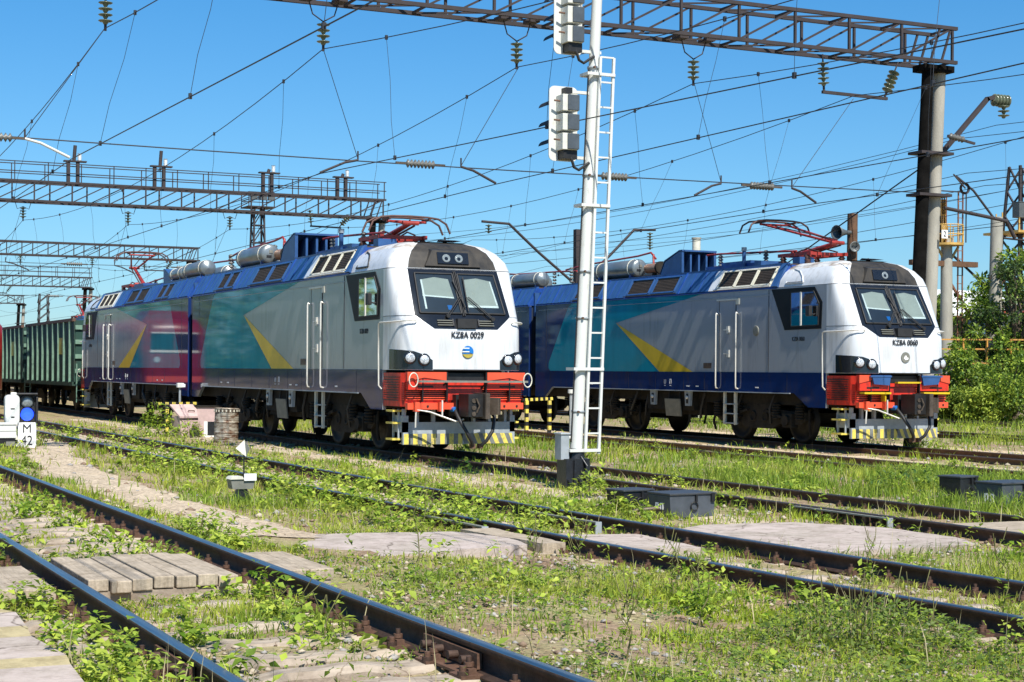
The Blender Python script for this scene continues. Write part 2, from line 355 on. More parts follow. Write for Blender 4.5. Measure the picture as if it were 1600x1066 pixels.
def make_pantograph(mb_red, mb_br, y0, raised, zb=4.98, flip=1):
    # base frame with insulators, lower arm, upper arm, head; knee direction flip
    for sx in(-.55,.55):
        for sy in(-.55,.55):
            mb_br.lathe((sx,y0+sy,4.68),(0,0,1),[(0,.07),(.04,.07),(.06,.11),(.1,.06),(.13,.11),(.17,.06),(.2,.1),(.24,.06),(.3,.05)],PBRN,12)
    for sx in(-.55,.55): mb_red.bar((sx,y0-.75,zb),(sx,y0+.75,zb),.09,PRED)
    for sy in(-.6,0,.6): mb_red.bar((-.6,y0+sy,zb),(.6,y0+sy,zb),.08,PRED)
    h,knee,head=raised
    kx=Vector((0,y0+flip*knee[0],knee[1])); hd=Vector((0,y0+flip*head[0],head[1])); b=Vector((0,y0+flip*.45,zb+.06))
    mb_red.cyl(b,kx,.075,PRED,.055,n=10); mb_br.tube([b+Vector((.18,flip*.2,-.02)),kx+Vector((.1,0,-.06))],.025,PBRN,6)
    mb_red.cyl((-.35,b.y,b.z),(.35,b.y,b.z),.06,PRED,n=10)
    for sx in(-1,1): mb_red.cyl(kx+Vector((sx*.12,0,0)),hd+Vector((sx*.42,0,-.08)),.035,PRED,.028,n=8)
    mb_br.tube([kx+Vector((0,0,.08)),hd+Vector((0,0,-.12))],.016,PBRN,6)
    mb_red.cyl(kx+Vector((-.2,0,0)),kx+Vector((.2,0,0)),.05,PRED,n=10)
    for dy in(-.22,.22):
        mb_br.tube([hd+Vector((x,dy,z)) for x,z in((-1.02,-.34),(-.92,-.12),(-.72,-.01),(-.45,.02),(0,.03),(.45,.02),(.72,-.01),(.92,-.12),(1.02,-.34))],.026,PBRN,7)
    for sx in(-.5,.5): mb_br.bar(hd+Vector((sx,-.24,-.03)),hd+Vector((sx,.24,-.03)),.05,PBRN)
    mb_red.cyl(hd+Vector((-.5,0,-.08)),hd+Vector((.5,0,-.08)),.03,PRED,n=8)
    for sx in(-.3,.3): mb_br.tube([(sx,y0-.7,zb+.05),(sx,y0-.2,zb+.16),(sx,y0+.5,zb+.05)],.02,PBRN,6)

def make_section(number, label, group, variant=0, panto=None, loc=(0,0,0), rz=0):
    t=thing('electric_locomotive',label,'locomotive',loc,rz,group)
    # ---- body shell with livery
    b=MB()
    side=[(1.23,.97),(1.98,.97),(2.6,1.32),(16.35,1.32),(16.9,.98),(17.6,.98),(17.6,4.05),(1.23,4.05)]
    skirt=[(1.23,.97),(1.98,.97),(2.6,1.32),(16.35,1.32),(16.9,.98),(17.6,.98),(17.6,1.84),(1.23,1.84)]
    teal=[(9.37,1.84),(12.03,3.33),(6.95,4.045),(14.9,4.045),(15.12,3.98),(15.3,3.85),(16.62,2.12),(16.64,1.95),(16.5,1.84)]
    yel=[(7.5,1.84),(9.37,1.84),(12.03,3.33)]
    rear=[(16.5,1.84),(17.6,1.84),(17.6,4.045),(14.9,4.045),(15.12,3.98),(15.3,3.85),(16.62,2.12),(16.64,1.95)]
    for sx in(-1,1):
        b.prism(side,'x',sx*(HW-.08),sx*HW,GREY)
        X=lambda p,o: [(sx*(HW+o),y,z) for y,z in p]
        b.poly(X(skirt,.003),NAVY); b.poly(X(teal,.003),TEAL); b.poly(X(yel,.006),YEL); b.poly(X(rear,.0045),NAVY)
        b.bb(sx*(HW+.004),sx*(HW+.016),1.3,17.6,1.832,1.848,NAVY)
        b.bb(sx*(HW-.01),sx*(HW+.03),2.75,16.2,1.30,1.325,CHROME if variant==9 else APRON)   # lower edge trim
        b.bb(sx*(HW+.004),sx*(HW+.012),3.7,17.4,3.868,3.882,APRON)  # pale strip paints the highlight line along the side
        for yy in(2.9,6.9,8.0,9.6,11.2,12.9,14.6): b.bb(sx*(HW+.0035),sx*(HW+.008),yy,yy+.006,1.34,1.82,BLKM)             # black upright joints
        b.bb(sx*(HW-.02),sx*(HW+.025),3.4,17.6,4.03,4.06,BLUE2)                     # gutter
        b.bb(sx*1.38,sx*(HW+.004),17.601,17.612,.97,4.04,NAVY)
        for yy in(3.75,16.8): b.bb(sx*(HW+.001),sx*(HW+.009),yy,yy+.012,1.86,4.02,BLKM)
    b.bb(-HW+.085,HW-.085,1.3,17.55,1.36,4.04,INTER)
    b.bb(-HW+.3,HW-.3,.4,17.5,1.0,1.35,DARK)
    b.build('body',t)
    # ---- roof
    r=MB()
    rp=[(-1.47,4.062),(1.47,4.062),(1.13,4.66),(-1.13,4.66)]
    r.prism(rp,'y',3.32,17.6,BLUE2)
    r.bb(-1.05,1.05,3.4,17.5,4.66,4.70,GRILLE)
    for sx in(-1,1):
        r.bb(sx*1.05,sx*1.13,3.4,17.5,4.645,4.72,BLUE)
    ro=r.build('roof',t)
    # sloped side panels on the roof haunch: (y0,y1,kind)
    def SL(sx,y,k,off): # k 0..1 up the slope
        n=Vector((sx*.606,0,.34)).normalized()   # outward
        p=Vector((sx*(1.47-.34*k),y,4.062+.598*k)); n=Vector((sx*.87,0,.494)); return p+n*off
    def slab(mb,sx,y0,y1,k0,k1,o0,o1,m):
        vs=[SL(sx,y,k,o) for o in(o0,o1) for y,k in((y0,k0),(y1,k0),(y1,k1),(y0,k1))]
        mb.add(vs,[(0,1,2,3),(4,5,6,7),(0,1,5,4),(1,2,6,5),(2,3,7,6),(3,0,4,7)],m)
    for sx in(-1,1):
        for y0,y1 in((6.72,8.35),(11.55,12.98),(15.05,16.35),(16.4,17.58)):
            pb=MB()
            slab(pb,sx,y0,y1,.02,.98,-.01,.03,BLUE)
            for q in range(1,3):
                y=y0+(y1-y0)*q/3; slab(pb,sx,y-.012,y+.012,.04,.96,.025,.045,BLUE2)
            slab(pb,sx,y1-.05,y1,.0,1.,.0,.06,BLUE2)
            pb.build('roof_panel',t)
        pb=MB()
        slab(pb,sx,6.35,6.72,.02,.98,-.01,.032,WHITE)
        pb.build('roof_panel',t); pb=MB()
        slab(pb,sx,3.34,3.62,.0,1.02,-.01,.06,BLUE)
        pb.build('roof_panel',t)
        for y0,y1,n,fm in((3.66,6.4,3,CREAM),(8.42,11.5,2,BLUE),(13.02,15.0,2,BLUE)):
            g=MB()
            slab(g,sx,y0,y1,.04,.96,-.01,.02,fm)
            wd=(y1-y0-.1)/n
            for q in range(n):
                a=y0+.08+q*wd+.06; e=y0+.05+(q+1)*wd-.06
                if fm is BLUE: a+=.12
                slab(g,sx,a,e,.16,.86,.015,.026,GRILLE)
                for kk in range(9): slab(g,sx,a,e,.18+kk*.075,.20+kk*.075,.026,.034,DUST)
                for y in (a-.05,e+.02): slab(g,sx,y,y+.03,.12,.9,.02,.05,fm)
                slab(g,sx,a-.05,e+.05,.86,.92,.02,.05,fm); slab(g,sx,a-.05,e+.05,.10,.16,.02,.05,fm)
            slab(g,sx,y0,y1,.0,.03,.06,.085,CHROME if fm is CREAM else BLKM)
            g.build('air_intake_grille',t)
    # ---- roof equipment
    e=MB()
    def tank(y0,y1,x,z,rad):
        e.lathe((x,y0,z),(0,1,0),[(-.07,0),(-.06,rad*.6),(-.03,rad*.9),(0,rad),(y1-y0,rad),(y1-y0+.03,rad*.9),(y1-y0+.07,0)],ALU,22)
        for yy in(y0+.25,y1-.25):
            e.lathe((x,yy,z),(0,1,0),[(0,rad+.004),(.0,rad+.014),(.05,rad+.014),(.05,rad+.004)],CREAM,22)
            e.bb(x-rad*.7,x+rad*.7,yy-.04,yy+.06,4.70,z-rad*.55,BLUE2)
        e.bb(x-.05,x+.05,y0-.085,y0-.06,z+.02,z+.1,PLATE); e.bb(x-.12,x+.02,y0-.085,y0-.06,z-.09,z-.04,TEXTB)
    tank(11.8,14.3,-.80,5.03,.27)
    e.build('air_tank',t)
    e=MB(); tank(14.9,17.2,.75,5.0,.25); e.build('air_tank',t)
    e=MB(); tank(12.9,14.4,.75,4.98,.2); e.build('air_tank',t)
    e=MB()   # blue intake cowl with fins
    e.prism([(8.95,4.7),(10.25,4.7),(9.95,5.12),(9.1,5.38),(8.95,5.38)],'x',-1.0,-.92,BLUE); e.prism([(8.95,4.7),(10.25,4.7),(9.95,5.12),(9.1,5.38),(8.95,5.38)],'x',.1,.18,BLUE)
    for x in(-.66,-.38,-.12): e.prism([(9.0,4.7),(10.15,4.7),(9.9,5.05),(9.1,5.3),(9.0,5.3)],'x',x-.03,x+.03,BLUE)
    e.prism([(10.2,4.7),(10.25,4.72),(9.95,5.15),(9.1,5.41),(8.93,5.41),(8.93,5.36),(9.1,5.36),(9.9,5.1)],'x',-1.0,.18,BLUE)
    e.bb(-.95,.15,9.9,9.95,4.7,5.1,BLUE2)
    e.build('intake_cowl',t)
    e=MB()
    e.cyl((-.6,10.9,5.0),(-.6,11.6,5.0),.15,COPPER,n=18); e.cyl((-.6,10.8,5.0),(-.6,10.9,5.0),.19,DUST,n=18); e.cyl((-.6,11.2,4.7),(-.6,11.2,4.9),.08,DUST,n=8); e.build('circuit_breaker',t)
    e=MB()
    for k in range(9): e.lathe((-.25+.03*(k%2),10.9,4.70+.06*k),(0,0,1),[(0,.05),(.01,.12),(.045,.12),(.06,.05)],GINS,12)
    e.build('insulator',t)
    e=MB(); e.bb(-.7,.7,5.6,8.1,4.70,4.86,BLUE2); e.bb(-.5,.6,6.1,7.6,4.86,4.96,BLUE); e.build('roof_hatch',t)
    e=MB(); e.cyl((-.75,6.05,4.7),(-.75,6.05,5.22),.055,BLUE,n=10); e.cyl((-.75,6.05,5.2),(-.75,6.05,5.3),.075,APRON,n=10); e.build('vent_stack',t)
    for y in(3.5,5.3): e=MB(); e.bb(-.8,-.35,y-.16,y+.16,4.7,4.88,BLUE); e.build('valve_box',t)
    for y in(8.5,):
        e=MB()
        for k in range(4): e.lathe((-.1,y,4.70+.06*k),(0,0,1),[(0,.04),(.01,.1),(.03,.1),(.06,.04)],GINS,12)
        e.build('insulator',t)
    e=MB()   # red high-voltage bus bar on insulators
    z=5.24
    e.tube([(-.3,4.2,z-.14),(-.3,5.6,z-.08),(-.35,7.9,z),(-.35,8.6,z)],.028,PRED,7)
    e.tube([(-.5,11.3,z+.05),(-.5,11.6,z+.26),(-.5,12.4,z+.2),(-.45,16,z+.12),(-.3,17.7,z+.05)],.03,PRED,7)
    for y in(5.6,7.9,12.5,15.7,17.0):
        zt=z+(.13 if y>12 else -.03)
        for k in range(6): e.lathe((-.45 if y>12 else -.33,y,4.7+(zt-4.7)*k/6),(0,0,1),[(0,.035),(.02,.075),(.05,.075),(.085,.035)],GINS,10)
    e.tube([(-.5,11.45,z+.2),(-.55,11.35,z-.1),(-.5,11.2,z-.2)],.035,PRED,6)
    e.build('bus_bar',t)
    # ---- pantograph
    if panto:
        pr=MB(); pbm=MB(); make_pantograph(pr,pbm,*panto)
        po=pr.build('pantograph',t); pbm.build('pantograph_head',po)
    # ---- cab shell (white loft) and dome
    c=MB()
    us=[UM*k/26 for k in range(-26,27)]
    zs=[1.84,2.1,2.4,2.73,2.84,2.95,3.2,3.5,3.8,4.045]
    V=[surf(u,z) for z in zs for u in us]; n=len(us)
    c.add(V,[(i*n+j,i*n+j+1,(i+1)*n+j+1,(i+1)*n+j) for i in range(len(zs)-1) for j in range(n-1)],WHITE,True)
    c.add([surf(u,1.84) for u in us]+[(0,1.23,1.84)],[(j,j+1,n) for j in range(n-1)],BLKM)
    c.build('cab_front',t,fixn=False)
    d=MB()
    zs=[4.06,4.15,4.25,4.35,4.45,4.53,4.6,4.65,4.69]
    V=[]
    for z in zs: V+=[Vector((-lerp(z,DW),3.32,z))]+[surf(u,z) for u in us]+[Vector((lerp(z,DW),3.32,z))]
    n2=n+2
    d.add(V,[(i*n2+j,i*n2+j+1,(i+1)*n2+j+1,(i+1)*n2+j) for i in range(5) for j in range(n2-1)],WHITE,True)
    d.add(V,[(i*n2+j,i*n2+j+1,(i+1)*n2+j+1,(i+1)*n2+j) for i in range(5,len(zs)-1) for j in range(n2-1)],SOOT,True)
    d.add(V[-n2:],[tuple(range(n2))],SOOT)
    d.add([V[i*n2] for i in range(len(zs))]+[V[i*n2+n2-1] for i in range(len(zs))][::-1],[tuple(range(2*len(zs)))],WHITE)
    d.add([(-1.468,3.32,4.055)]+[surf(u,4.05)*1+Vector((0,.004,0)) for u in us]+[(1.468,3.32,4.055)],[tuple(range(n2))],BLKM)
    d.build('cab_roof',t,fixn=False)
    # seam lines
    sm=MB()
    for zz in (3.005,): 
        for s in(-1,1): sm.tube([surf(s*u,zz,.001) for u in np.linspace(1.12,UM,18)],.006,BLKM,5)
    sm.build('panel_seam',t)
    # ---- black windscreen surround and brow
    k=MB()
    patch(k,sym([(.74,2.73),(1.13,3.02),(1.07,4.04)]),.006,BLACK)
    k.build('windscreen_surround',t)
    k=MB()
    patch(k,sym([(1.06,4.07),(1.05,4.45),(.98,4.60),(.92,4.685)]),.006,BROW)
    # brow top carried back over the roof
    k.add([(-.62,1.5,4.695),(.62,1.5,4.695),(.5,2.3,4.698),(0,2.55,4.70),(-.5,2.3,4.698)],[(0,1,2,3,4)],BROW)
    k.build('brow',t)
    # headlamp box in the brow
    k=MB()
    F=[(-.66,.80,4.12),(.66,.80,4.12),(.47,.90,4.47),(-.47,.90,4.47)]; Bk=[(-.72,1.3,4.12),(.72,1.3,4.12),(.5,1.75,4.66),(-.5,1.75,4.66)]
    k.add(F+Bk,[(0,1,2,3),(0,1,5,4),(1,2,6,5),(2,3,7,6),(3,0,4,7)],BROW)
    bx=k.build('headlamp_box',t)
    k=MB(); k.box((0,.838,4.30),(.74,.03,.26),BLACK,rx=-.28); 
    k.build('lamp_window',bx)
    for x in ((-.16,.14) if variant==0 else (0.,)):
        l=MB(); l.lathe((x,.84,4.29),(0,-1,.28),[(0,.095),(.025,.095),(.03,.08),(.02,.05),(.018,0)],LENSD if variant==0 else LENSD,18); l.build('roof_headlamp',bx)
    # aerial on roof
    a=MB(); a.tube([(.2,1.75,4.69),(.2,1.8,4.76)],.05,BLKM,8); a.prism([(1.5,4.74),(2.0,4.74),(1.9,4.79)],'x',.1,.5,BLKM); a.build('aerial',t)
    # ---- windscreens
    for s in(-1,1):
        k=MB()
        P=lambda u,z:(s*u,z)
        patch(k,[P(.06,3.08),P(.98,3.08),P(.92,3.92),P(.07,3.92)],.012,INTER)
        wo=k.build('windscreen',t)
        k=MB()
        if s<0:
            patch(k,[P(.14,3.42),P(.86,3.46),P(.82,3.80),P(.5,3.86),P(.18,3.82)],.016,BLIND)
            patch(k,[P(.14,3.39),P(.86,3.43),P(.86,3.46),P(.14,3.42)],.018,TEXTW)
            patch(k,[P(.82,3.15),P(.86,3.15),P(.84,3.8),P(.80,3.8)],.017,TEXTW)
            patch(k,[P(.24,3.14),P(.33,3.14),P(.34,3.24),P(.23,3.24)],.017,LOGOB)
        else:
            patch(k,[P(.14,3.24),P(.88,3.24),P(.82,3.80),P(.5,3.86),P(.2,3.82)],.016,BLIND)
            patch(k,[P(.14,3.20),P(.88,3.20),P(.88,3.245),P(.14,3.245)],.018,TEXTW)
            patch(k,[P(.84,3.26),P(.88,3.26),P(.83,3.8),P(.80,3.8)],.017,TEXTW)
        k.build('roller_blind',wo)
        k=MB(); patch(k,[P(.06,3.08),P(.98,3.08),P(.92,3.92),P(.07,3.92)],.026,GLASS); k.build('glass',wo)
        k=MB()
        for a,bq in(((.05,3.06),(1.0,3.06)),((1.0,3.06),(.94,3.94)),((.94,3.94),(.06,3.94)),((.06,3.94),(.05,3.06))):
            k.tube([surf(s*(a[0]+(bq[0]-a[0])*q/8),a[1]+(bq[1]-a[1])*q/8,.022) for q in range(9)],.022,BLKM,6)
        k.build('frame',wo)
        # wiper
        k=MB()
        piv=surf(s*.30-.12,2.98,.06); tip=surf(.42*s+(.28 if s<0 else -.2),3.55,.075)
        if s<0: piv=surf(-.42,2.98,.06); tip=surf(-.02,3.42,.08)
        else: piv=surf(.62,2.93,.06); tip=surf(.12,3.40,.08)
        for dx in(0,.05): k.tube([piv+Vector((dx,0,0)),tip+Vector((dx,0,0))],.011,BLKM,6)
        d2=(tip-piv); up=surf(s*.16+(0 if s>0 else 0),3.85,.06) if s>0 else surf(-.10,3.78,.06)
        lo2=tip-(up-tip)*.75
        k.tube([lo2,tip,up],.014,BLKM,6); k.cyl(piv+Vector((.02,.05,0)),piv+Vector((.02,-.03,0)),.045,BLKM,n=10)
        k.build('wiper',t)
    k=MB()   # centre pillar
    for u in(-.02,.02): k.tube([surf(u,z,.03) for z in np.linspace(3.0,4.0,12)],.012,BLKM,6)
    k.build('windscreen_pillar',t)
    k=MB()   # grab panels below the screens
    for s in(-1,1):
        for q in range(3): k.bar(surf(s*.30,2.80+q*.05,.03),surf(s*.66,2.80+q*.05,.03),.02,PLATE)
        k.bar(surf(s*.30,2.78,.03),surf(s*.30,2.93,.03),.03,BLKM)
    k.bar(surf(-.22,2.84,.03),surf(.22,2.84,.03),.14,BLKM,.2)
    k.build('washer_panel',t)
    # ---- headlight clusters
    for s in(-1,1):
        k=MB()
        pts=[(s*2.02,1.85),(s*.79,1.85),(s*.79,2.05),(s*.92,2.15),(s*1.2,2.245),(s*1.5,2.27),(s*2.02,2.29)]
        patch(k,pts,.010,BLACK); ho=k.build('headlight_cluster',t)
        for u,z in((.98,2.06),(1.27,2.10)):
            nn=(surfn(s*u,z)+Vector((0,-1.2,0))).normalized(); p=surf(s*u,z,.03)
            k=MB()
            k.lathe(p-nn*.06,nn,[(0,.135),(.07,.135),(.085,.12),(.085,.1)],BLACK,20)
            k.build('bezel',ho)
            l=MB(); l.lathe(p-nn*.06,nn,[(.07,.11),(.095,.085),(.105,.04),(.108,0)],LENS,20); l.build('headlight',ho)
    # trim edge below the nose
    k=MB(); k.tube([surf(u,1.845,.012) for u in np.linspace(-.78,.78,14)],.018,BLKM,6); k.build('nose_trim',t)
    # ---- number and emblem on the nose
    text('nose_number','KZ8A '+number,.185,TEXTB,t,MF(.02,.030,2.60),.004,.88,bold=.003)
    k=MB(); cx,cz,rr=.02,2.24,.13; y=.005
    if variant==0:
        pts=[(cx+rr*math.cos(a),cz+rr*math.sin(a)) for a in np.linspace(-.35,PI*.72,20)]
        k.prism(pts+[(cx-.06,cz+.02)],'y',y,y+.02,LOGOB)
        pts=[(cx+rr*math.cos(a),cz+rr*math.sin(a)) for a in np.linspace(PI+.42,2*PI-.42,16)]
        k.prism(pts,'y',y,y+.02,LOGOO)
        for q in range(4):
            zz=cz-.045+q*.038; w0=math.sqrt(rr*rr-(zz-cz)**2)
            k.bb(cx-w0,cx+.03,y-.002,y+.02,zz,zz+.02,TEXTW if q%2 else LOGOB)
        k.build('emblem',t)
    else:
        k.cyl((cx,.03,cz),(cx,.012,cz),rr,PLATE,n=24)
        k.prism([(cx-.06,cz-.03),(cx-.01,cz-.07),(cx+.07,cz-.05),(cx+.08,cz-.01),(cx+.03,cz),(cx+.01,cz+.05),(cx-.03,cz+.03)],'y',.004,.02,TEXTW)
        k.build('emblem_plate',t)
    # ---- nose handrails
    for s in(-1,1):
        k=MB()
        k.tube([surf(s*1.12,2.86,.02),surf(s*1.14,2.87,.08)]+[surf(s*u,2.87,.085) for u in np.linspace(1.2,UM-.02,9)]+[(s*1.56,1.27,2.84),(s*1.56,1.27,2.2),(s*1.56,1.25,1.5),(s*1.50,1.22,1.42)],.018,CHROME,8)
        k.build('handrail',t)
    # ---- cab side: window, quarter light, number, mirror, doors
    for s in(-1,1):
        X0=s*HW
        k=MB(); W=[(3.62,4.01),(1.72,4.01),(1.40,3.62),(1.44,2.95),(3.02,2.94)]
        k.prism(W,'x',X0-s*.02,X0+s*.014,SIDEBLK); wo=k.build('side_window',t)
        k=MB(); k.prism([(2.72,3.90),(1.75,3.90),(1.52,3.58),(1.55,3.04),(2.72,3.03)],'x',X0+s*.014,X0+s*.018,INTER)
        k.bb(X0+s*.018,X0+s*.023,2.36,2.60,3.08,3.84,BLIND if variant==0 else HORNM); k.build('cab_blind',wo)
        k=MB(); k.prism([(2.72,3.90),(1.75,3.90),(1.52,3.58),(1.55,3.04),(2.72,3.03)],'x',X0+s*.026,X0+s*.030,GLASS); k.build('glass',wo)
        k=MB(); k.bb(X0+s*.018,X0+s*.045,2.26,2.31,3.04,3.90,CHROME)
        for a,bq in(((2.72,3.90),(1.75,3.90)),((1.75,3.90),(1.52,3.58)),((1.52,3.58),(1.55,3.04)),((1.55,3.04),(2.72,3.03)),((2.72,3.03),(2.72,3.90))):
            k.bar((X0+s*.02,*a),(X0+s*.02,*bq),.03,BLKM)
        k.build('frame',wo)
        k=MB(); k.box((X0+s*.14,1.78,3.40),(.10,.16,.26),BLKM); k.tube([(X0,1.72,3.3),(X0+s*.12,1.76,3.34)],.02,BLKM,6); k.build('mirror',t,bevel=.02)
        text('side_number','KZ8A '+number,.16,TEXTB,t,(MS if s<0 else MSP)(X0+s*.006,2.42,2.70),.003,.72)
        k=MB()   # quarter light in the dome
        q=[(3.02,4.14),(2.25,4.14),(2.38,4.30),(2.62,4.44),(3.02,4.52)]
        def DX(y,z,o): return Vector((s*(lerp(z,DW)+o),y,z+o*.4))
        k.add([DX(y,z,.012) for y,z in q],[tuple(range(5))],LENSD if variant==0 else GRILLE)
        for a,bq in zip(q,q[1:]+q[:1]): k.bar(DX(*a,.012),DX(*bq,.012),.03,BLKM if variant==0 else WHITE)
        k.build('quarter_light',t)
        # door
        k=MB(); k.bb(X0-s*.01,X0+s*.010,5.33,6.13,1.86,3.80,GREY)
        for y in(5.32,6.14): k.bb(X0,X0+s*.014,y-.008,y+.008,1.86,3.82,BLKM)
        k.bb(X0,X0+s*.04,5.2,6.25,3.80,3.84,CHROME); k.bb(X0+s*.0,X0+s*.03,5.15,5.3,3.68,3.84,CREAM)
        do=k.build('door',t)
        k=MB()
        for z in(2.35,3.0): k.bb(X0+s*.01,X0+s*.05,5.62,5.72,z-.10,z+.10,CHROME); k.bar((X0+s*.05,5.6,z),(X0+s*.05,5.85,z),.03,CHROME)
        k.build('handle',do)
        for y in(5.2,6.2):
            k=MB(); k.tube([(X0,y,3.42),(X0+s*.075,y,3.46),(X0+s*.085,y,3.40),(X0+s*.085,y,1.5),(X0+s*.075,y,1.42),(X0,y,1.40)],.02,CHROME,8); k.build('handrail',t)
        k=MB()   # boarding ladder below the door
        for y in(5.42,5.95): k.bb(X0-s*.1,X0-s*.04,y-.04,y+.04,.42,1.32,CREAM)
        for z in(.46,.72,.98): k.bb(X0-s*.16,X0-s*.02,5.42,5.95,z-.015,z+.015,APRON)
        k.build('steps',t)
        # small hatch on the far-side engine and stencil marks
        k=MB(); 
        k.bb(X0+s*.003,X0+s*.012,6.55,6.95,1.95,2.10,BOLTM if variant==0 else GRILLE)
        if variant: k.lathe((X0,4.35,2.95),(s,0,0),[(0,.14),(.015,.14),(.02,.12),(.012,0)],PLATE,18)
        for y in(8.75,9.05): 
            k.bb(X0+s*.004,X0+s*.009,y-.05,y-.03,1.50,1.62,TEXTW); k.bb(X0+s*.004,X0+s*.009,y+.03,y+.05,1.50,1.62,TEXTW); k.bb(X0+s*.004,X0+s*.009,y-.05,y+.05,1.62 if y<9 else 1.50,1.64 if y<9 else 1.52,TEXTW); k.bb(X0+s*.004,X0+s*.009,y-.04,y+.04,1.44,1.46,TEXTW)
        for y in(4.2,7.2,7.7,13.5,14.2): k.bb(X0+s*.004,X0+s*.008,y,y+.16,1.43,1.46,TEXTW)
        k.build('side_markings',t)
    # ---- red beam
    k=MB()
    k.prism([(-1.42,.30),(-1.36,.16),(1.36,.16),(1.42,.30),(1.46,1.2),(-1.46,1.2)],'z',1.06,1.78,RED)
    for s in(-1,1):
        k.bb(s*.48,s*1.36,.02,.17,1.42,1.80,RED)
        k.prism([(s*.48,1.80),(s*1.38,1.80),(s*1.38,1.60),(s*1.0,1.68),(s*.48,1.62)],'y',.0,.02,ORNGLIT)  # upper lip painted as sunlit red
        for q in range(9):
            z=1.20+q*.045
            k.bb(s*.42,s*1.36,.125,.165,z,z+.018,ORNGLIT); k.bb(s*.42,s*1.36,.150,.158,z+.022,z+.034,CBLK)  # slats in sunlit red, black strips paint the dark between them
            k.add([(s*1.36,.165,z),(s*1.40,.13,z),(s*1.48,1.2,z+.03),(s*1.46,1.2,z+.03),(s*1.36,.165,z+.018),(s*1.40,.13,z+.018),(s*1.48,1.2,z+.05),(s*1.46,1.2,z+.05)],[(0,1,2,3),(4,5,6,7),(1,2,6,5)],RED)
        k.bb(s*.78,s*1.15,.012,.022,1.47,1.51,CBLK)
        for q in range(10): k.bb(s*1.44,s*1.466,.36,1.19,1.18+q*.055,1.20+q*.055,CBLK)  # black strips paint the shading of the corrugated corner
    k.bb(-1.36,1.36,.03,.17,1.0,1.14,ORNGLIT)  # bottom lip painted as sunlit red
    k.bb(-.40,.40,.10,.17,1.2,1.5,RED); k.bb(-.44,.44,.10,.158,1.60,1.78,CBLK); k.bb(-.42,.42,.06,.158,1.52,1.60,RED)  # black box paints the shade under the nose overhang
    for x in(-.46,.46,-1.02,1.02): k.bb(x-.012,x+.012,.01,.159,1.16,1.80,CBLK)
    for s in(-1,1):
        for x in(.6,.9,1.2): k.cyl((s*x,.05,1.07),(s*x,.015,1.07),.025,CBLK,n=8)
    k.build('front_beam',t)
    if variant==0:
        k=MB(); k.bar((-1.15,-.06,1.60),(1.42,-.06,1.60),.05,PLATE,.045)
        for x in(-.5,.45): k.bar((x,-.05,1.58),(x-.1,.15,1.42),.03,CBLK)
        k.build('front_rail',t)
        for s in(-1,1):
            k=MB(); x=s*1.28+(.0 if s<0 else .12)
            k.tube([(x+.1*math.cos(a)*(1),-.10,1.63+.15*math.sin(a)) for a in np.linspace(0,2*PI,17)],.014,CREAM,7); k.build('grab_loop',t)
    else:
        for s in(-1,1):
            k=MB(); k.bb(s*.5,s*1.3,-.10,.10,1.34,1.385,YEL); k.bb(s*.62,s*.66,-.06,.1,1.0,1.35,YEL); k.build('yellow_step',t)
            k=MB(); k.prism([(s*.48,1.80),(s*1.05,1.80),(s*.98,1.58),(s*.52,1.55)],'y',-.06,.0,BLUE); k.bb(s*.46,s*1.1,-.07,-.02,1.75,1.79,BLUE); k.build('jumper_box',t)
        k=MB(); k.bb(-.28,.42,-.08,.05,1.60,1.64,YEL); k.build('yellow_rail',t)
    # ---- coupler
    k=MB()
    k.bb(-.3,.3,-.1,.3,.86,1.32,CBLK); k.cyl((0,.1,1.08),(0,-.5,1.08),.14,CBLK,n=12)
    k.bb(-.28,.05,-.72,-.2,.86,1.34,CBLK)
    for z in(.92,1.05,1.2): k.cyl((-.16,-.74,z),(-.16,-.6,z),.05,BOLTM,n=8)
    k.tube([(-.1,-.74,.95),(-.05,-.78,1.1),(-.12,-.76,1.25)],.02,BOLTM,6)
    co=k.build('coupler',t)
    k=MB(); k.prism([(.05,-.2),(.05,-.86),(.14,-.9),(.2,-.5),(.2,-.2)],'z',.82,1.36,BOLTM)
    k.prism([(.2,-.25),(.2,-.5),(.42,-.72),(.5,-.66),(.5,-.2)],'z',.90,1.26,BOLTM); k.build('knuckle',co,bevel=.02)
    # ---- hoses with cocks, uncoupling rod
    for s,cx in((-1,-.30),(1,.52)):
        k=MB(); k.tube([(cx,-.05,.98),(cx+s*.02,-.25,.85),(cx-s*.1,-.42,.55),(cx-s*.24,-.40,.33),(cx-s*.32,-.28,.22)],.04,BLKM,8)
        k.cyl((cx,.1,1.0),(cx,-.08,1.0),.06,RED if s>0 else LOGOB,n=10); k.box((cx-s*.32,-.26,.22),(.1,.12,.1),RUSTL); k.build('brake_hose',t)
    k=MB(); k.tube([(-1.2,-.02,.62),(-1.2,-.06,1.0),(-.9,-.1,.95),(-.35,-.2,.75),(-.2,-.3,.8)],.02,CHROME,7)
    for x in(-1.18,-.62): k.bb(x-.05,x+.05,-.08,.06,.96,1.16,ORNGLIT); 
    k.bar((-.62,-.1,.85),(-.62,-.1,1.2),.03,CHROME); k.build('uncoupling_rod',t)
    # ---- apron / snow plough
    k=MB()
    k.prism([(-1.32,.38),(1.32,.38),(1.32,.46),(-1.32,.46)],'z',.24,.72,APRON)
    for x in(-1.28,-.98,-.6,.35,.72,1.1,1.24): k.bb(x-.03,x+.03,.40,.5,.72,1.0,APRON)
    k.bb(-1.32,-1.2,.38,1.0,.5,.86,APRON); k.bb(1.2,1.32,.38,1.0,.5,.86,APRON)
    ap=k.build('plough_apron',t)
    k=MB(); x=-1.30; q=0
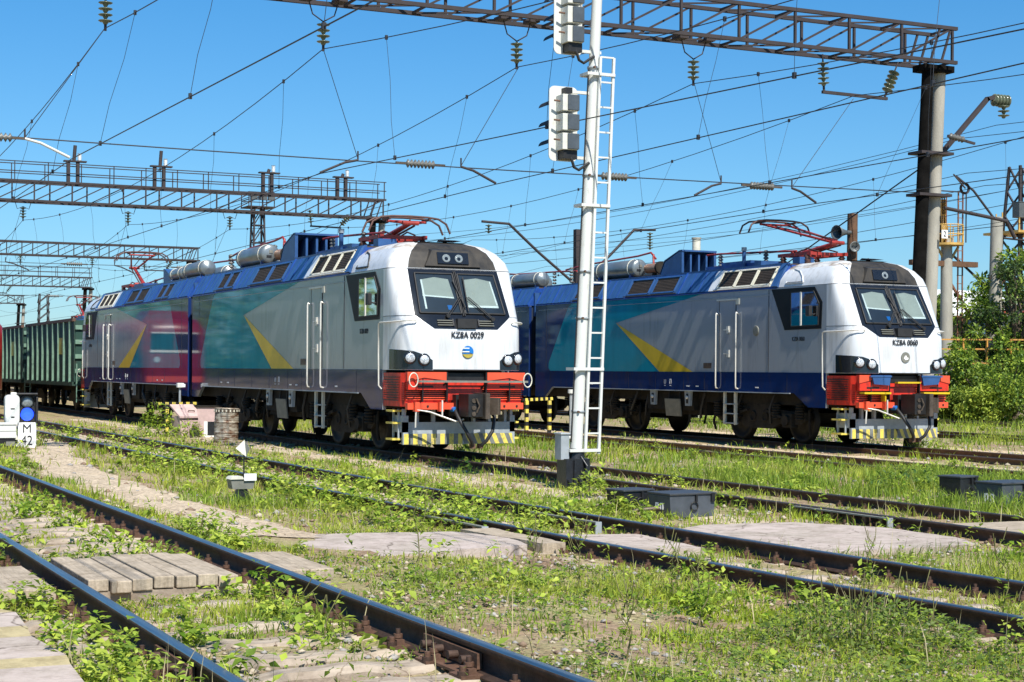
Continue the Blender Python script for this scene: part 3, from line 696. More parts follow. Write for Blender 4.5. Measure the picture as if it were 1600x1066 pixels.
    while x<1.27:
        sh=0 if x<.0 else .05
        m=YSTR if q%2==0 else GSTR
        x1=min(x+.105,1.30)
        k.add([(x+sh,.372,.245),(x1+sh if x1<1.29 else x1,.372,.245),(x1-sh,.372,.47),(x-sh,.372,.47)],[(0,1,2,3)],m); x+=.105; q+=1
    k.build('hazard_stripes',ap)
    for s in(-1,1):
        k=MB()
        for z in(.96,.70,.35): k.bb(s*1.18,s*1.50,.55,.95,z-.02,z+.02,YSTR)
        for y in(.6,.9): k.bb(s*1.32,s*1.36,y-.02,y+.02,.33,1.0,APRON)
        k.build('corner_steps',t)
    # ---- bogies
    for yb in(4.6,13.3):
        bo=MB()
        for s in(-1,1):
            x=s*1.12
            prof=[(yb-2.1,.62),(yb-1.9,.5),(yb-.95,.5),(yb-.6,.36),(yb+.6,.36),(yb+.95,.5),(yb+1.9,.5),(yb+2.1,.62),(yb+2.1,.82),(yb+1.0,.86),(yb+.6,1.0),(yb-.6,1.0),(yb-1.0,.86),(yb-2.1,.82)]
            bo.prism(prof,'x',x-s*.06,x+s*.06,DUST)
            for dy in(-.28,.28): bo.lathe((x+s*.06,yb+dy,.68),(s,0,0),[(0,.15),(.03,.15),(.03,.10),(-.02,.08),(-.02,0)],DARK,16)
            for dy in(-1.95,-.9,.9,1.95):
                for q in range(6): bo.lathe((x+s*.12,yb+dy,.62+q*.07),(0,0,1),[(0,.09),(.02,.12),(.045,.12),(.065,.09)],DARK,12)
            for dy in(-1.42,1.42):
                bo.box((x+s*.06,yb+dy,.60),(.2,.42,.36),DUST); bo.cyl((x+s*.1,yb+dy,.60),(x+s*.24,yb+dy,.60),.14,DARK,n=16)
                bo.bar((x+s*.14,yb+dy,.62),(x+s*.14,yb+dy*.3,.85),.07,DARK)
            for dy in(-2.2,2.2): bo.tube([(x,yb+dy,.9),(x+s*.05,yb+dy*1.03,.5),(x,yb+dy*1.02,.25)],.035,DARK,6)
            for dy in(-.8,.75): bo.tube([(x+s*.12,yb+dy,1.25),(x+s*.2,yb+dy+.1,.9),(x+s*.1,yb+dy+.2,.5)],.03,BLKM,6)
        bo.bb(-1.0,1.0,yb-.5,yb+.5,.4,.9,DARK); bo.bb(-.9,.9,yb-1.9,yb+1.9,.62,.8,DARK)
        bg=bo.build('bogie',t)
        for dy in(-1.42,1.42):
            wm=MB()
            for s in(-1,1):
                wm.lathe((s*.70,yb+dy,.6),(s,0,0),[(-.03,.1),(-.03,.63),(-.005,.63),(0,.6),(.1,.595),(.1,.5),(.06,.47),(.05,.2),(.1,.17),(.1,0)],WHEEL,30)
            wm.cyl((-.7,yb+dy,.6),(.7,yb+dy,.6),.09,DARK,n=12)
            wm.build('wheelset',bg)
    k=MB()   # underframe boxes between the bogies
    k.bb(-1.15,1.15,7.3,10.6,.62,1.3,DARK)
    for s in(-1,1):
        k.bb(s*1.15,s*1.32,7.7,10.3,.75,1.28,DARK)
        for y in(7.3,10.4): k.tube([(s*1.2,y,1.25),(s*1.25,y+.1,.85),(s*1.15,y+.3,.55)],.04,BLKM,6)
    k.build('equipment_case',t)
    for s in(-1,1):
        for y in(7.85,9.8):
            k=MB(); k.prism([(y-.15,1.30),(y+.17,1.30),(y+.13,.88),(y-.11,.88)],'x',s*1.36,s*1.44,APRON); k.bb(s*1.44,s*1.455,y-.04,y+.06,.95,1.22,CBLK); k.lathe((s*1.45,y,1.12),(s,0,0),[(0,.05),(.03,.05),(.03,0)],CHROME,10); k.build('jack_bracket',t)
        k=MB(); k.box((s*1.40,8.7,.82),(.03,.85,.5),PLATE,ry=s*.12)
        for y in(8.4,9.0): k.bar((s*1.36,y,1.05),(s*1.34,y,1.3),.03,CBLK)
        k.build('hatch_plate',t)
        k=MB(); k.tube([(s*1.3,10.9,1.28),(s*1.36,11.0,1.0),(s*1.3,11.3,.7),(s*1.2,11.5,.55)],.045,BLKM,7); k.build('cable',t)
    # ---- rear gangway bellows
    k=MB(); k.bb(-.6,.6,17.6,17.95,1.3,3.6,BLKM)
    for q in range(4): k.bb(-.64,.64,17.62+q*.09,17.66+q*.09,1.26,3.64,CBLK)
    k.bb(-1.3,1.3,17.6,17.7,3.7,4.5,BLUE); k.cyl((0,17.6,1.08),(0,17.95,1.08),.12,CBLK,n=10)
    k.build('gangway',t)
    return t
# ------------------------------------------------------------------ ground
def vnoise(x,y,s,seed=0):
    x=np.asarray(x)*s+seed*17.3; y=np.asarray(y)*s+seed*31.7
    xi=np.floor(x).astype(np.int64); yi=np.floor(y).astype(np.int64); fx=x-xi; fy=y-yi
    fx=fx*fx*(3-2*fx); fy=fy*fy*(3-2*fy)
    def h(a,b):
        n=(a*374761393+b*668265263+seed*974634777)&0x7fffffff; n=((n^(n>>13))*1274126177)&0x7fffffff
        return ((n^(n>>16))&0xffff)/65535.
    return (h(xi,yi)*(1-fx)+h(xi+1,yi)*fx)*(1-fy)+(h(xi,yi+1)*(1-fx)+h(xi+1,yi+1)*fx)*fy
def fbm(x,y,s,seed=0): return .55*vnoise(x,y,s,seed)+.3*vnoise(x,y,s*2.1,seed+1)+.15*vnoise(x,y,s*4.3,seed+2)
def gh(d,t):
    d=np.asarray(d,float); t=np.asarray(t,float)
    b=np.interp(d,[-60,1.5,4.2,5.4,7.2,9.2,12,19,23,24.2,60,200],[.05,.11,.11,.03,-.10,-.13,-.17,-.12,-.14,-.14,-.15,-.1])
    near=np.clip((120-t)/60,0,1)*(np.abs(d)<70)
    b=b+(-.035+(fbm(d,t,1.7,13)-.5)*.09)*(np.abs(d-3.095)<.66)-.03*(np.abs(d-8.95)<.6)
    return b+near*((fbm(d,t,.9,3)-.5)*.09+(fbm(d,t,3.1,5)-.5)*.04)
gd=np.concatenate([np.linspace(-1500,-25,8),np.arange(-20,0,2.),np.arange(0,34,.16),np.arange(34,72,1.),np.linspace(80,1500,12)])
gt=np.concatenate([np.linspace(-300,0,6),np.arange(2,6,1.),np.arange(6,46,.16),np.arange(46,90,.7),np.linspace(95,1900,16)])
G0,G1=np.meshgrid(gd,gt,indexing='ij'); GZ=gh(G0,G1)
def fastmesh(name,V,F,mats,mi=None,smooth=False,attr=None):
    me=bpy.data.meshes.new(name); V=np.asarray(V,np.float32); F=np.asarray(F,np.int32); k=F.shape[1]
    me.vertices.add(len(V)); me.vertices.foreach_set('co',V.ravel())
    me.loops.add(F.size); me.loops.foreach_set('vertex_index',F.ravel())
    me.polygons.add(len(F)); me.polygons.foreach_set('loop_start',np.arange(0,F.size,k,dtype=np.int32))
    me.polygons.foreach_set('loop_total',np.full(len(F),k,np.int32))
    for m in mats: me.materials.append(m)
    if mi is not None: me.polygons.foreach_set('material_index',np.asarray(mi,np.int32))
    if smooth: me.polygons.foreach_set('use_smooth',np.ones(len(F),bool))
    me.update(calc_edges=True); me.validate()
    o=bpy.data.objects.new(name,me); col.objects.link(o); return o
def gridfaces(a,b):
    i,j=np.meshgrid(np.arange(a-1),np.arange(b-1),indexing='ij'); i=i.ravel(); j=j.ravel()
    return np.stack([i*b+j,(i+1)*b+j,(i+1)*b+j+1,i*b+j+1],1)
def ground_mat(name,dirt1,dirt2,green,gamt,lo=.42,hi=.62,gscale=.55):
    m=bpy.data.materials.new(name); m.use_nodes=True; nt=m.node_tree; N=nt.nodes; L=nt.links; b=N['Principled BSDF']
    b.inputs['Roughness'].default_value=.95; b.inputs['Specular IOR Level'].default_value=.15
    g=N.new('ShaderNodeNewGeometry')
    def noise(s,det=6,rough=.7):
        n=N.new('ShaderNodeTexNoise'); n.inputs['Scale'].default_value=s; n.inputs['Detail'].default_value=det; n.inputs['Roughness'].default_value=rough
        L.new(g.outputs['Position'],n.inputs['Vector']); return n
    def ramp(src,p0,p1,c0,c1):
        r=N.new('ShaderNodeValToRGB'); r.color_ramp.elements[0].position=p0; r.color_ramp.elements[1].position=p1
        r.color_ramp.elements[0].color=(*c0,1); r.color_ramp.elements[1].color=(*c1,1); L.new(src,r.inputs['Fac']); return r
    dcol=ramp(noise(1.1).outputs['Fac'],.3,.7,dirt1,dirt2)
    v=N.new('ShaderNodeTexVoronoi'); v.inputs['Scale'].default_value=22; L.new(g.outputs['Position'],v.inputs['Vector'])
    vr=ramp(v.outputs['Color'],.1,.9,(.55,.52,.5),(1.25,1.2,1.12))
    mu=N.new('ShaderNodeMixRGB'); mu.blend_type='MULTIPLY'; mu.inputs['Fac'].default_value=.8
    L.new(dcol.outputs['Color'],mu.inputs['Color1']); L.new(vr.outputs['Color'],mu.inputs['Color2'])
    gm=ramp(noise(gscale,8,.72).outputs['Fac'],lo,hi,(0,0,0),(gamt,)*3)
    gc=ramp(noise(9).outputs['Fac'],.3,.7,green,tuple(x*1.9 for x in green))
    mx=N.new('ShaderNodeMixRGB'); L.new(gm.outputs['Color'],mx.inputs['Fac']); L.new(mu.outputs['Color'],mx.inputs['Color1']); L.new(gc.outputs['Color'],mx.inputs['Color2'])
    L.new(mx.outputs['Color'],b.inputs['Base Color'])
    bp=N.new('ShaderNodeBump'); bp.inputs['Strength'].default_value=.7; bp.inputs['Distance'].default_value=.03
    ad=N.new('ShaderNodeMath'); L.new(noise(30).outputs['Fac'],ad.inputs[0]); L.new(v.outputs['Distance'],ad.inputs[1])
    L.new(ad.outputs[0],bp.inputs['Height']); L.new(bp.outputs['Normal'],b.inputs['Normal'])
    return m
GMAT=ground_mat('ground_earth',(.23,.15,.095),(.52,.415,.295),(.13,.16,.03),.55)
PMAT=ground_mat('path_earth',(.46,.37,.27),(.60,.51,.39),(.09,.11,.03),.3,.62,.8)
SANDM=ground_mat('sandy_strip',(.52,.41,.26),(.64,.53,.38),(.09,.11,.03),.25,.6,.8)
go=fastmesh('ground',np.stack([G0.ravel(),G1.ravel(),GZ.ravel()],1),gridfaces(len(gd),len(gt)),[GMAT],smooth=True)
tag(go,None,None,None,'structure')
PATHC=lambda t: np.interp(t,[12,16,19.6,22.9,28,33,38,42,60],[5.6,5.5,5.32,5.35,5.4,5.95,6.5,7.6,9.2])
PATHW=lambda t: np.interp(t,[17,20,28,42,60],[.75,.62,.68,.5,.4])
def strip(name,tt,c,w,m,off=.012,seed=1,nx=9,label=None):
    V=[]
    for t in tt:
        for k in range(nx):
            q=-1+2*k/(nx-1)
            e=w(t)*(1+.35*(float(fbm(t,seed*3+(1 if q>0 else 9),1.3,seed))-.5)*2)
            d=float(c(t))+q*e
            V.append((d,t,float(gh(d,t))+off-(.03 if abs(q)==1 else 0)))
    o=fastmesh(name,V,gridfaces(len(tt),nx),[m],smooth=True); tag(o,label,None,None,'structure'); return o
strip('footpath',np.arange(17.3,60,.25),PATHC,PATHW,PMAT)
strip('sandy_track_side',np.arange(14,60,.3),lambda t:23.75,lambda t:.75,SANDM,seed=4)
strip('sandy_track_side',np.arange(16,66,.3),lambda t:12.45,lambda t:.42,PMAT,seed=6)
strip('sandy_track_side',np.arange(14,50,.3),lambda t:29.2,lambda t:1.0,SANDM,seed=8)

# ------------------------------------------------------------------ tracks
RP=[(-.075,0),(-.075,.014),(-.012,.035),(-.010,.125),(-.037,.142),(-.037,.172),(-.028,.18),(.028,.18),(.037,.172),(.037,.142),(.010,.125),(.012,.035),(.075,.014),(.075,0)]
def rail_mesh(c,off,tt,ztop,top,side):
    n=len(RP); V=[];F=[];MI=[]
    for t in tt:
        for x,z in RP: V.append((float(c(t))+off+x,t,ztop-.18+z))
    for i in range(len(tt)-1):
        for j in range(n):
            k=(j+1)%n; F.append((i*n+j,i*n+k,(i+1)*n+k,(i+1)*n+j)); MI.append(1 if j in(5,6,7) else 0)
    return fastmesh('rail',V,F,[side,top],MI)
def sleeper_var(seed):
    r=random.Random(seed); n=22; xs=[-1.36+2.72*i/n for i in range(n+1)]; V=[];F=[]
    def wv(x,p): return .03*math.sin(x*2.3+p)+.018*math.sin(x*6.1+p*2)
    p=r.uniform(0,6); q=r.uniform(0,6)
    for i,x in enumerate(xs):
        h=.012+.012*math.sin(x*3+p)-(.02 if .25<abs(x)<.5 else 0)+r.uniform(-.006,.006)-(.05 if i in(0,n) else 0)
        if abs(abs(x)-.795)<.22: h=.005
        w=.125+r.uniform(-.012,.012)
        y0=-w+wv(x,p)*.6; y1=w+wv(x,q)*.6
        V+=[(x,y0,-.14),(x,y0-.004,h-.035),(x,y0+.035,h),(x,y1-.035,h+r.uniform(-.004,.004)),(x,y1+.004,h-.035),(x,y1,-.14)]
    for i in range(n):
        for j in range(5): F.append((i*6+j,i*6+j+1,i*6+j+7,i*6+j+6))
    F+=[tuple(range(6)),tuple(range(n*6,n*6+6))]
    return MB().add(V,F,SLEEP,False)
def sleeper_mb():
    s=MB(); s.prism([(-1.36,-.14),(1.36,-.14),(1.36,.0),(1.3,.014),(.95,.014),(.55,-.006),(-.55,-.006),(-.95,.014),(-1.3,.014),(-1.36,.0)],'y',-.13,.13,SLEEP); return s
def fast_mb():
    f=MB()
    for r in(0,):
        f.bb(r-.19,r+.19,-.085,.085,.002,.022,RUSTL)
        for sx in(-1,1):
            f.bb(r+sx*.085,r+sx*.135,-.06,.06,.02,.055,RUSTL)
            f.cyl((r+sx*.105,0,.03),(r+sx*.105,0,.115),.016,RUST,n=6); f.cyl((r+sx*.105,0,.06),(r+sx*.105,0,.085),.03,RUSTL,n=6)
            for dy in(-.05,): f.cyl((r+sx*.165,dy,.02),(r+sx*.165,dy,.075),.02,RUSTL,n=6); f.cyl((r+sx*.165,dy,.02),(r+sx*.165,dy,.045),.032,RUST,n=6)
    return f
_sl=None
def track(label,c,t0,t1,ztop,top,side,st0,st1,fast=True,gap=()):
    global _sl,SV
    t=thing('railway_track',label,'railway track',(0,0,0),0,'railway tracks of the yard')
    tt=np.arange(t0,t1,.8)
    for off in(-.795,.795):
        o=rail_mesh(c,off,tt,ztop,top,side); o.parent=t
    y=st0; k=0
    while y<st1 and k<98:
        if _sl is None:
            s=sleeper_var(0).build('sleeper',t); SV=[s.data]
            for q in range(1,5): x_=sleeper_var(q).build('sleeper'); SV.append(x_.data); bpy.data.objects.remove(x_)
            f=fast_mb().build('fastening',s); f.location.x=-.795; _sl=(s,f); f=f.copy(); col.objects.link(f); f.parent=s; f.location.x=.795
        else:
            s=_sl[0].copy(); col.objects.link(s); s.parent=t; s.data=SV[random.randrange(5)]
            for r in((-.795,.795) if fast else ()): f=_sl[1].copy(); col.objects.link(f); f.parent=s; f.location.x=r
        j=random.uniform(-.03,.03)
        s.location=(float(c(y)),y+j,ztop-.18); s.rotation_euler=(0,0,random.uniform(-.02,.02)+math.atan2(-(float(c(y+1))-float(c(y))),1))
        y+=.56; k+=1
    return t
C1=lambda t: 3.095+.0*t
C2=lambda t: np.interp(t,[-5,9.8,11.4,15.4,19,22.6,28,34,50,70],[9.9,9.47,9.33,9.10,9.00,8.93,8.88,8.86,8.80,8.75])
C3=lambda t: np.interp(t,[-5,20,28,36,300],[14.42,14.42,14.45,14.45,14.45])
track('nearest track, its two blue-shining rails crossed by wooden planks in the foreground',C1,-6,120,.30,RTOP,RUST,7.4,46)
track('curving track beyond the footpath, second nearest to the camera',C2,-6,104,.05,RTOP,RUST,7.6,50)
track('rusty track under the locomotive numbered 0029',C3,-6,200,0,RTOPD,RUST,12,66)
track('empty track between the two locomotives',lambda t:21.5+0*t,-6,200,0,RTOPD,RUSTL,16,60,False)
track('track under the locomotive numbered 0060',lambda t:26.2+0*t,-6,200,0,RTOPD,RUSTL,20,70,False)
track('empty track running behind the right-hand locomotive, before the trees',lambda t:35.0+0*t,-6,120,-.02,RTOPD,RUST,28,62,False)
track('farthest track, close under the green trees',lambda t:44.6+0*t,-6,120,-.02,RTOPD,RUST,40,66,False)
# fishplate joint on the nearest track
def fishplate(label,x,y,z):
    k=MB(); k.bb(x-.05,x-.02,y-.4,y+.4,z-.145,z-.055,RUSTL)
    for q in(-.3,-.12,.1,.28): k.cyl((x-.05,y+q,z-.10),(x-.11,y+q,z-.10),.026,RUST,n=6)
    k.bb(x-.14,x-.05,y-.4,y+.4,z-.175,z-.16,RUSTL)
    o=k.build('fishplate'); tag(o,label,'rail joint')
fishplate('rusty bolted joint bar on the right rail of the nearest track, at the picture edge',3.89,8.95,.30)
fishplate('rusty bolted joint bar on the left rail of the nearest track, beside the slab',2.30,9.15,.30)
# short guard rails at the crossing
def guard(label,x,y0,y1,z,dx):
    t=thing('guard_bar',label,'guard bar',(x,y0,z),math.atan2(-dx,y1-y0),'short guard bars beside the crossing'); L=math.hypot(dx,y1-y0)
    k=MB(); k.bb(-.035,.035,0,L,.0,.018,PLATE); k.bb(-.03,-.01,0,L,-.13,-.11,RUSTL); k.build('top_bar',t)
    for q in range(6):
        k=MB(); y=L*(q+.3)/6; k.bb(-.03,.05,y,y+.07,-.13,-.002,RUSTL); k.build('stud',t)
    k=MB(); k.bb(-.04,.045,L*.0-.02,.0,-.13,.02,GBOX); k.build('end_plate',t)
guard('short guard bar with pale top beside the far rail of the curving track',9.56,17.75,19.4,.0,-.08)
guard('short guard bar with pale top beside the near rail of the curving track',8.03,17.7,19.5,.0,-.06)
guard('short guard bar with pale top on the track of the left locomotive',13.50,17.2,19.3,-.03,.0)

# ------------------------------------------------------------------ crossing
def slabthing(name,label,pts,z0,z1,m,cat='slab',group=None):
    q=[]; r_=random.Random(len(label))
    for (x0,y0),(x1,y1) in zip(pts,pts[1:]+pts[:1]):
        L=math.hypot(x1-x0,y1-y0); n=max(1,int(L/.16))
        for i in range(n): f=i/n; w=.028 if i else .0; q.append((x0+(x1-x0)*f+r_.uniform(-w,w),y0+(y1-y0)*f+r_.uniform(-w,w)))
    k=MB(); k.prism(q,'z',z0,z1,m); o=k.build(name,bevel=.012); tag(o,label,cat,group); return o
slabthing('concrete_slab','broad pinkish concrete slab of the crossing between the nearest and the curving track',[(4.95,17.3),(5.4,17.85),(6.4,17.75),(7.55,17.5),(7.86,16.7),(7.72,15.9),(6.4,15.55),(5.45,15.35),(5.0,15.9)],-.2,-.005,SLAB)
slabthing('concrete_slab','wide pale concrete slab beside the black switch machines',[(10.55,14.75),(12.9,14.8),(13.2,15.6),(13.15,16.9),(12.5,17.9),(11.2,18.0),(10.55,17.6)],-.25,-.09,SLAB)
slabthing('concrete_slab','pale plank-like slab lying between the rails of the curving track',[(8.52,15.5),(9.55,15.3),(9.62,16.9),(8.55,17.2)],-.2,-.05,SLAB)
slabthing('concrete_slab','grey slab piece tight against the near rail of the curving track',[(7.9,15.9),(8.18,15.9),(8.14,17.7),(7.72,17.7)],-.2,.0,WOOD)
slabthing('concrete_slab','flat slab on the track bed at the right picture edge',[(13.85,14.9),(14.98,14.8),(15.0,16.4),(13.9,16.5)],-.25,-.03,WOOD)
def planks(label,x0,x1,n,y0,y1,z):
    t=thing('plank_deck',label,'plank deck'); wd=(x1-x0)/n
    k=MB(); k.bb(x0+.03,x1-.03,y0+.035,y1-.03,.0,z-.092,SLEEP); k.build('bearer',t)
    for q in range(n):
        k=MB(); a=x0+q*wd; j=random.uniform(-.03,.03); dz=random.uniform(-.012,.012)
        k.box((a+wd/2,(y0+y1)/2+j,z-.045+dz),(wd-.012,y1-y0,.09),WOOD,rz=random.uniform(-.006,.006)); k.build('plank',t,bevel=.008)
planks('deck of weathered grey planks between the two shiny rails of the nearest track',2.42,3.56,7,12.35,13.95,.275)
planks('short deck of grey planks outside the far rail of the nearest track',4.0,4.42,2,12.6,13.95,.25)
planks('bit of grey plank deck left of the nearest track, at the picture edge',1.2,2.17,4,12.2,13.7,.26)
k=MB(); y=7.3
q=0
while y<11.3:
    e=[.75,.42,.62,.30][q%4]; 
    k.prism([(-3.5,y),(1.69+.04*math.sin(q*2.1),y),(1.69+.04*math.sin(q*2.1+2.1),min(y+e,11.35)),(-3.5,min(y+e,11.35))],'z',-.1,.245,SLABY if q%2 else SLAB); y+=e; q+=1
tag(k.build('platform_slab'),'concrete platform slab with faded yellow bands in the bottom left corner','slab')

# ------------------------------------------------------------------ trains
PL=(4.6,(.6*0,(1.15,5.22),(-1.0,5.30)),4.98,1)
G_L='locomotives standing in the yard'
def panto(y0,knee,head): return (y0,(0,knee,head),4.98,1)
L1=make_section('0029','left locomotive, KZ8A 0029 on its white nose above a round emblem, pantograph folded',G_L,0,panto(4.5,(-1.15,5.27),(-.9,5.40)),(14.45,32.8,0))
L1B=make_section('0029','rear unit of the left locomotive, glossy teal side mirroring a red train, pantograph raised',G_L,0,panto(4.6,(-1.2,5.75),(.15,6.25)),(14.45,32.8+35.75,0),PI)
L2=make_section('0060','right locomotive, KZ8A 0060 on its white nose above a grey disc, half-raised pantograph',G_L,1,panto(3.9,(-1.1,5.24),(1.75,6.0)),(26.2,32.8,0))
dup(L1B,(26.2,32.8+35.75,0),PI,'rear unit of the right locomotive, only its blue roof showing between both engines')
dup(L1B,(20.0,109,0),PI,'far locomotive hidden behind the green wagon, only its raised pantograph showing')

def gondola(label,y0,L):
    t=thing('open_wagon',label,'goods wagon',(14.45,y0,0),0,'green open goods wagons')
    k=MB()
    for s in(-1,1):
        k.bb(s*1.38,s*1.43,0,L,1.15,3.75,GREEN); k.bb(s*1.36,s*1.5,0,L,3.75,3.88,RUSTL if s<0 else GREEN); k.bb(s*1.36,s*1.5,0,L,1.08,1.25,GREEN)
    for y in(0,L): k.bb(-1.38,1.38,y-.05,y+.05,1.1,3.8,GREEN)
    k.bb(-1.38,1.38,0,L,1.15,1.3,DARK)
    k.build('body',t)
    n=9
    for s in(-1,1):
        for q in range(n):
            y=.75+q*(L-1.5)/(n-1)
            k=MB(); k.prism([(s*1.43,y-.06),(s*1.515,y-.04),(s*1.515,y+.04),(s*1.43,y+.06)],'z',1.22,3.75,GREENLIT); k.build('rib',t)
    k=MB()
    for z in(1.7,2.3,2.9,3.5):
        k.bb(-1.4,1.4,-.13,-.05,z-.09,z+.09,GREENLIT)
    k.build('end_rib',t)
    k=MB(); k.bb(-1.456,-1.435,2.3,3.6,2.4,3.1,YEL); k.build('yellow_patch',t)
    for x in(-1.35,1.35):
        k=MB(); k.tube([(x,-.2,.4),(x,-.2,2.0)],.025,GREENLIT,6); k.tube([(x+.25,-.2,.4),(x+.25,-.2,2.0)],.025,GREENLIT,6)
        for z in(.5,.9,1.3,1.7): k.bar((x,-.2,z),(x+.25,-.2,z),.025,GREENLIT)
        k.build('ladder',t)
    k=MB(); k.bb(-.3,.3,-.3,L+.3,.8,1.15,DARK); k.bb(-.1,.1,-.75,0,.95,1.15,CBLK); k.build('underframe',t)
    for yb in(1.9,L-1.9):
        k=MB()
        for s in(-1,1): k.prism([(yb-1.1,.4),(yb+1.1,.4),(yb+1.1,.6),(yb+.4,.85),(yb-.4,.85),(yb-1.1,.6)],'x',s*.95,s*1.08,DARK)
        bo=k.build('bogie',t)
        for dy in(-.92,.92):
            k=MB()
            for s in(-1,1): k.lathe((s*.7,yb+dy,.475),(s,0,0),[(-.03,.1),(-.03,.5),(0,.475),(.1,.47),(.1,0)],WHEEL,20)
            k.build('wheelset',bo)
    return t
gw=gondola('green ribbed open goods wagon coupled behind the left locomotive',69.8,12.0)
dup(gw,(14.45,82.9,0),0,'green ribbed open goods wagon farther left, second behind the left locomotive')
dup(gw,(14.45,96.0,0),0,'third green goods wagon, farthest from the locomotive')
# red train whose front just enters at the left edge
t=thing('red_train','red railcar with a rounded front at the left picture edge','railcar',(8.79,69.6,0))
k=MB()
prof=[(-1.45,.9),(1.45,.9),(1.45,3.5),(1.1,3.95),(-1.1,3.95),(-1.45,3.5)]
k.prism(prof,'y',.9,34,WRED)
rings=[(.9,1.),(.45,.97),(.15,.88),(0,.7)]
V=[];n=len(prof)
for y,s in rings: V+=[(x*s,y,2.3+(z-2.3)*s) for x,z in prof]
k.add(V,[(i*n+j,i*n+(j+1)%n,(i+1)*n+(j+1)%n,(i+1)*n+j) for i in range(3) for j in range(n)]+[tuple(range(3*n,4*n))],WRED,True)
k.build('body',t)
k=MB()
for s in(-1,1):
    k.bb(s*1.45,s*1.458,1.0,34,2.62,3.4,WCREAM); k.bb(s*1.45,s*1.462,1.0,34,1.95,2.1,WCREAM)
k.build('cream_band',t)
for s in(-1,1):
    y=2.0
    while y<33:
        k=MB(); k.bb(s*1.455,s*1.47,y,y+1.6,2.72,3.3,TEAL); k.build('window',t); y+=2.1
k=MB(); k.bb(-1.2,1.2,-.02,.3,1.25,1.5,ORNGLIT); k.build('bumper',t)
k=MB(); k.bb(-1.02,1.02,-.03,.1,2.62,3.3,BLACK); k.bb(-1.04,1.04,-.035,.1,2.5,2.6,WCREAM); k.bb(-1.0,1.0,-.035,.1,3.3,3.36,WCREAM); k.bb(-.03,.03,-.04,.1,2.62,3.3,WRED); k.build('windscreen',t)
k=MB(); k.cyl((.75,.2,2.2),(.75,-.02,2.2),.13,LENS,n=14); k.build('headlight',t)
k=MB(); k.bb(-1.1,1.1,.6,33.5,.35,.9,DARK); k.build('underframe',t)
k=MB(); k.prism([(-1,3.95),(1,3.95),(.8,4.3),(-.8,4.3)],'y',1.2,3.2,WRED); k.tube([(.9,1.2,4.0),(1.1,.8,3.9)],.06,WRED); k.build('roof_box',t)

# ------------------------------------------------------------------ gantries and wires
POSTX=28.45
def gantry(label,t0,d0,d1,z,h,railing,pitch=1.65,group='lattice gantries across the tracks'):
    t=thing('catenary_gantry',label,'gantry',(0,t0,0),0,group)
    k=MB(); W=.45; S=.09
    for y in(-W,W):
        for zz in(z,z+h): k.bb(d0,d1,y-S/2,y+S/2,zz-S/2,zz+S/2,STEEL)
        x=d1-.15-(pitch/2 if y>0 else 0); i=0
        while x>d0+pitch:
            k.bar((x,y,z),(x,y,z+h),.06,STEEL); 
            if i%6==5 and railing: k.bar((x,y,z+h),(x-pitch,y,z),.045,STEEL)
            k.bar((x,y,z+h) if 1 else 0,(x-pitch,y,z),.05,STEEL) if y<0 else k.bar((x-pitch,y,z),(x,y,z+h),.05,STEEL)
            x-=pitch; i+=1
        for xx in(d1-.5,d1-.85): k.bar((xx,y,z),(xx+.3,y,z+h),.05,STEEL)
    x=d1-.15; i=0
    while x>d0+pitch:
        for zz in(z,z+h):
            k.bar((x,-W,zz),(x,W,zz),.05,STEEL); k.bar((x,-W,zz),(x-pitch,W,zz),.04,STEEL)
        x-=pitch
    k.build('girder',t)
    if railing:
        k=MB()
        for y in(-W,W):
            for zz in(z+h+.42,z+h+.85): k.bar((d0,y,zz),(d1,y,zz),.04,STEEL)
            x=d1-.1
            while x>d0: k.bar((x,y,z+h),(x,y,z+h+.85),.04,STEEL); x-=1.45
        k.build('railing',t)
    k=MB(); k.cyl((d0+.3,0,-.4),(d0+.3,0,z-.06),.22,CONC,.17,n=14); k.build('post',t)
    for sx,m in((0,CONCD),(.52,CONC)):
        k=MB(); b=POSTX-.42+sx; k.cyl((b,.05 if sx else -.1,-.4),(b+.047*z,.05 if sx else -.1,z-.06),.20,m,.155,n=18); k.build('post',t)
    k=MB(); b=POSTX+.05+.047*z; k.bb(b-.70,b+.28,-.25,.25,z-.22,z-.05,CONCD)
    for zz in(7.6,6.5):
        bx=POSTX+.05+.047*zz; k.bb(bx-.72,bx+.34,-.32,.25,zz,zz+.07,STEEL)
    k.build('clamp',t)
    return t
T1,T2,T3,T4,T5=34.94,76.2,111.2,147.6,183.8
g1=gantry('big brown lattice gantry nearest the camera, ending on twin concrete posts at right',T1,-1.5,29.15,10.0,.89,False)
k=MB(); bx=POSTX+.1+.047*5.0; k.bb(bx+.02,bx+.22,-.325,-.31,5.40,5.62,TEXTW); k.build('number_plate',g1)
text('plate_number','2',.2,TEXTB,g1,MF(bx+.12,-.33,5.51))
gantry('lattice gantry with a walkway railing on top, second from the camera',T2,-12,29.0,9.22,.87,True)
gantry('third lattice gantry over the far end of the left train, without railing',T3,-12,29.0,9.13,.85,False)
gantry('fourth lattice gantry behind the green wagon, with thin walkway railing',T4,-12,29.0,8.85,.85,True)
gantry('fifth lattice gantry, farthest and smallest at the left',T5,-12,29.0,8.65,.85,False)
def bell(k,o,ax,n,m=INS,r=.15,p=.125):
    o=Vector(o); ax=Vector(ax).normalized()
    for q in range(n):
        k.lathe(o+ax*(p*q),ax,[(0,.035),(.02,.05),(.05,.06),(.058,r*.8),(.075,r),(.085,r*.97),(.075,.05),(.10,.03),(p,.03)],m,14)
INSN={T1:'nearest',T2:'railed second',T3:'third',T4:'fourth'}
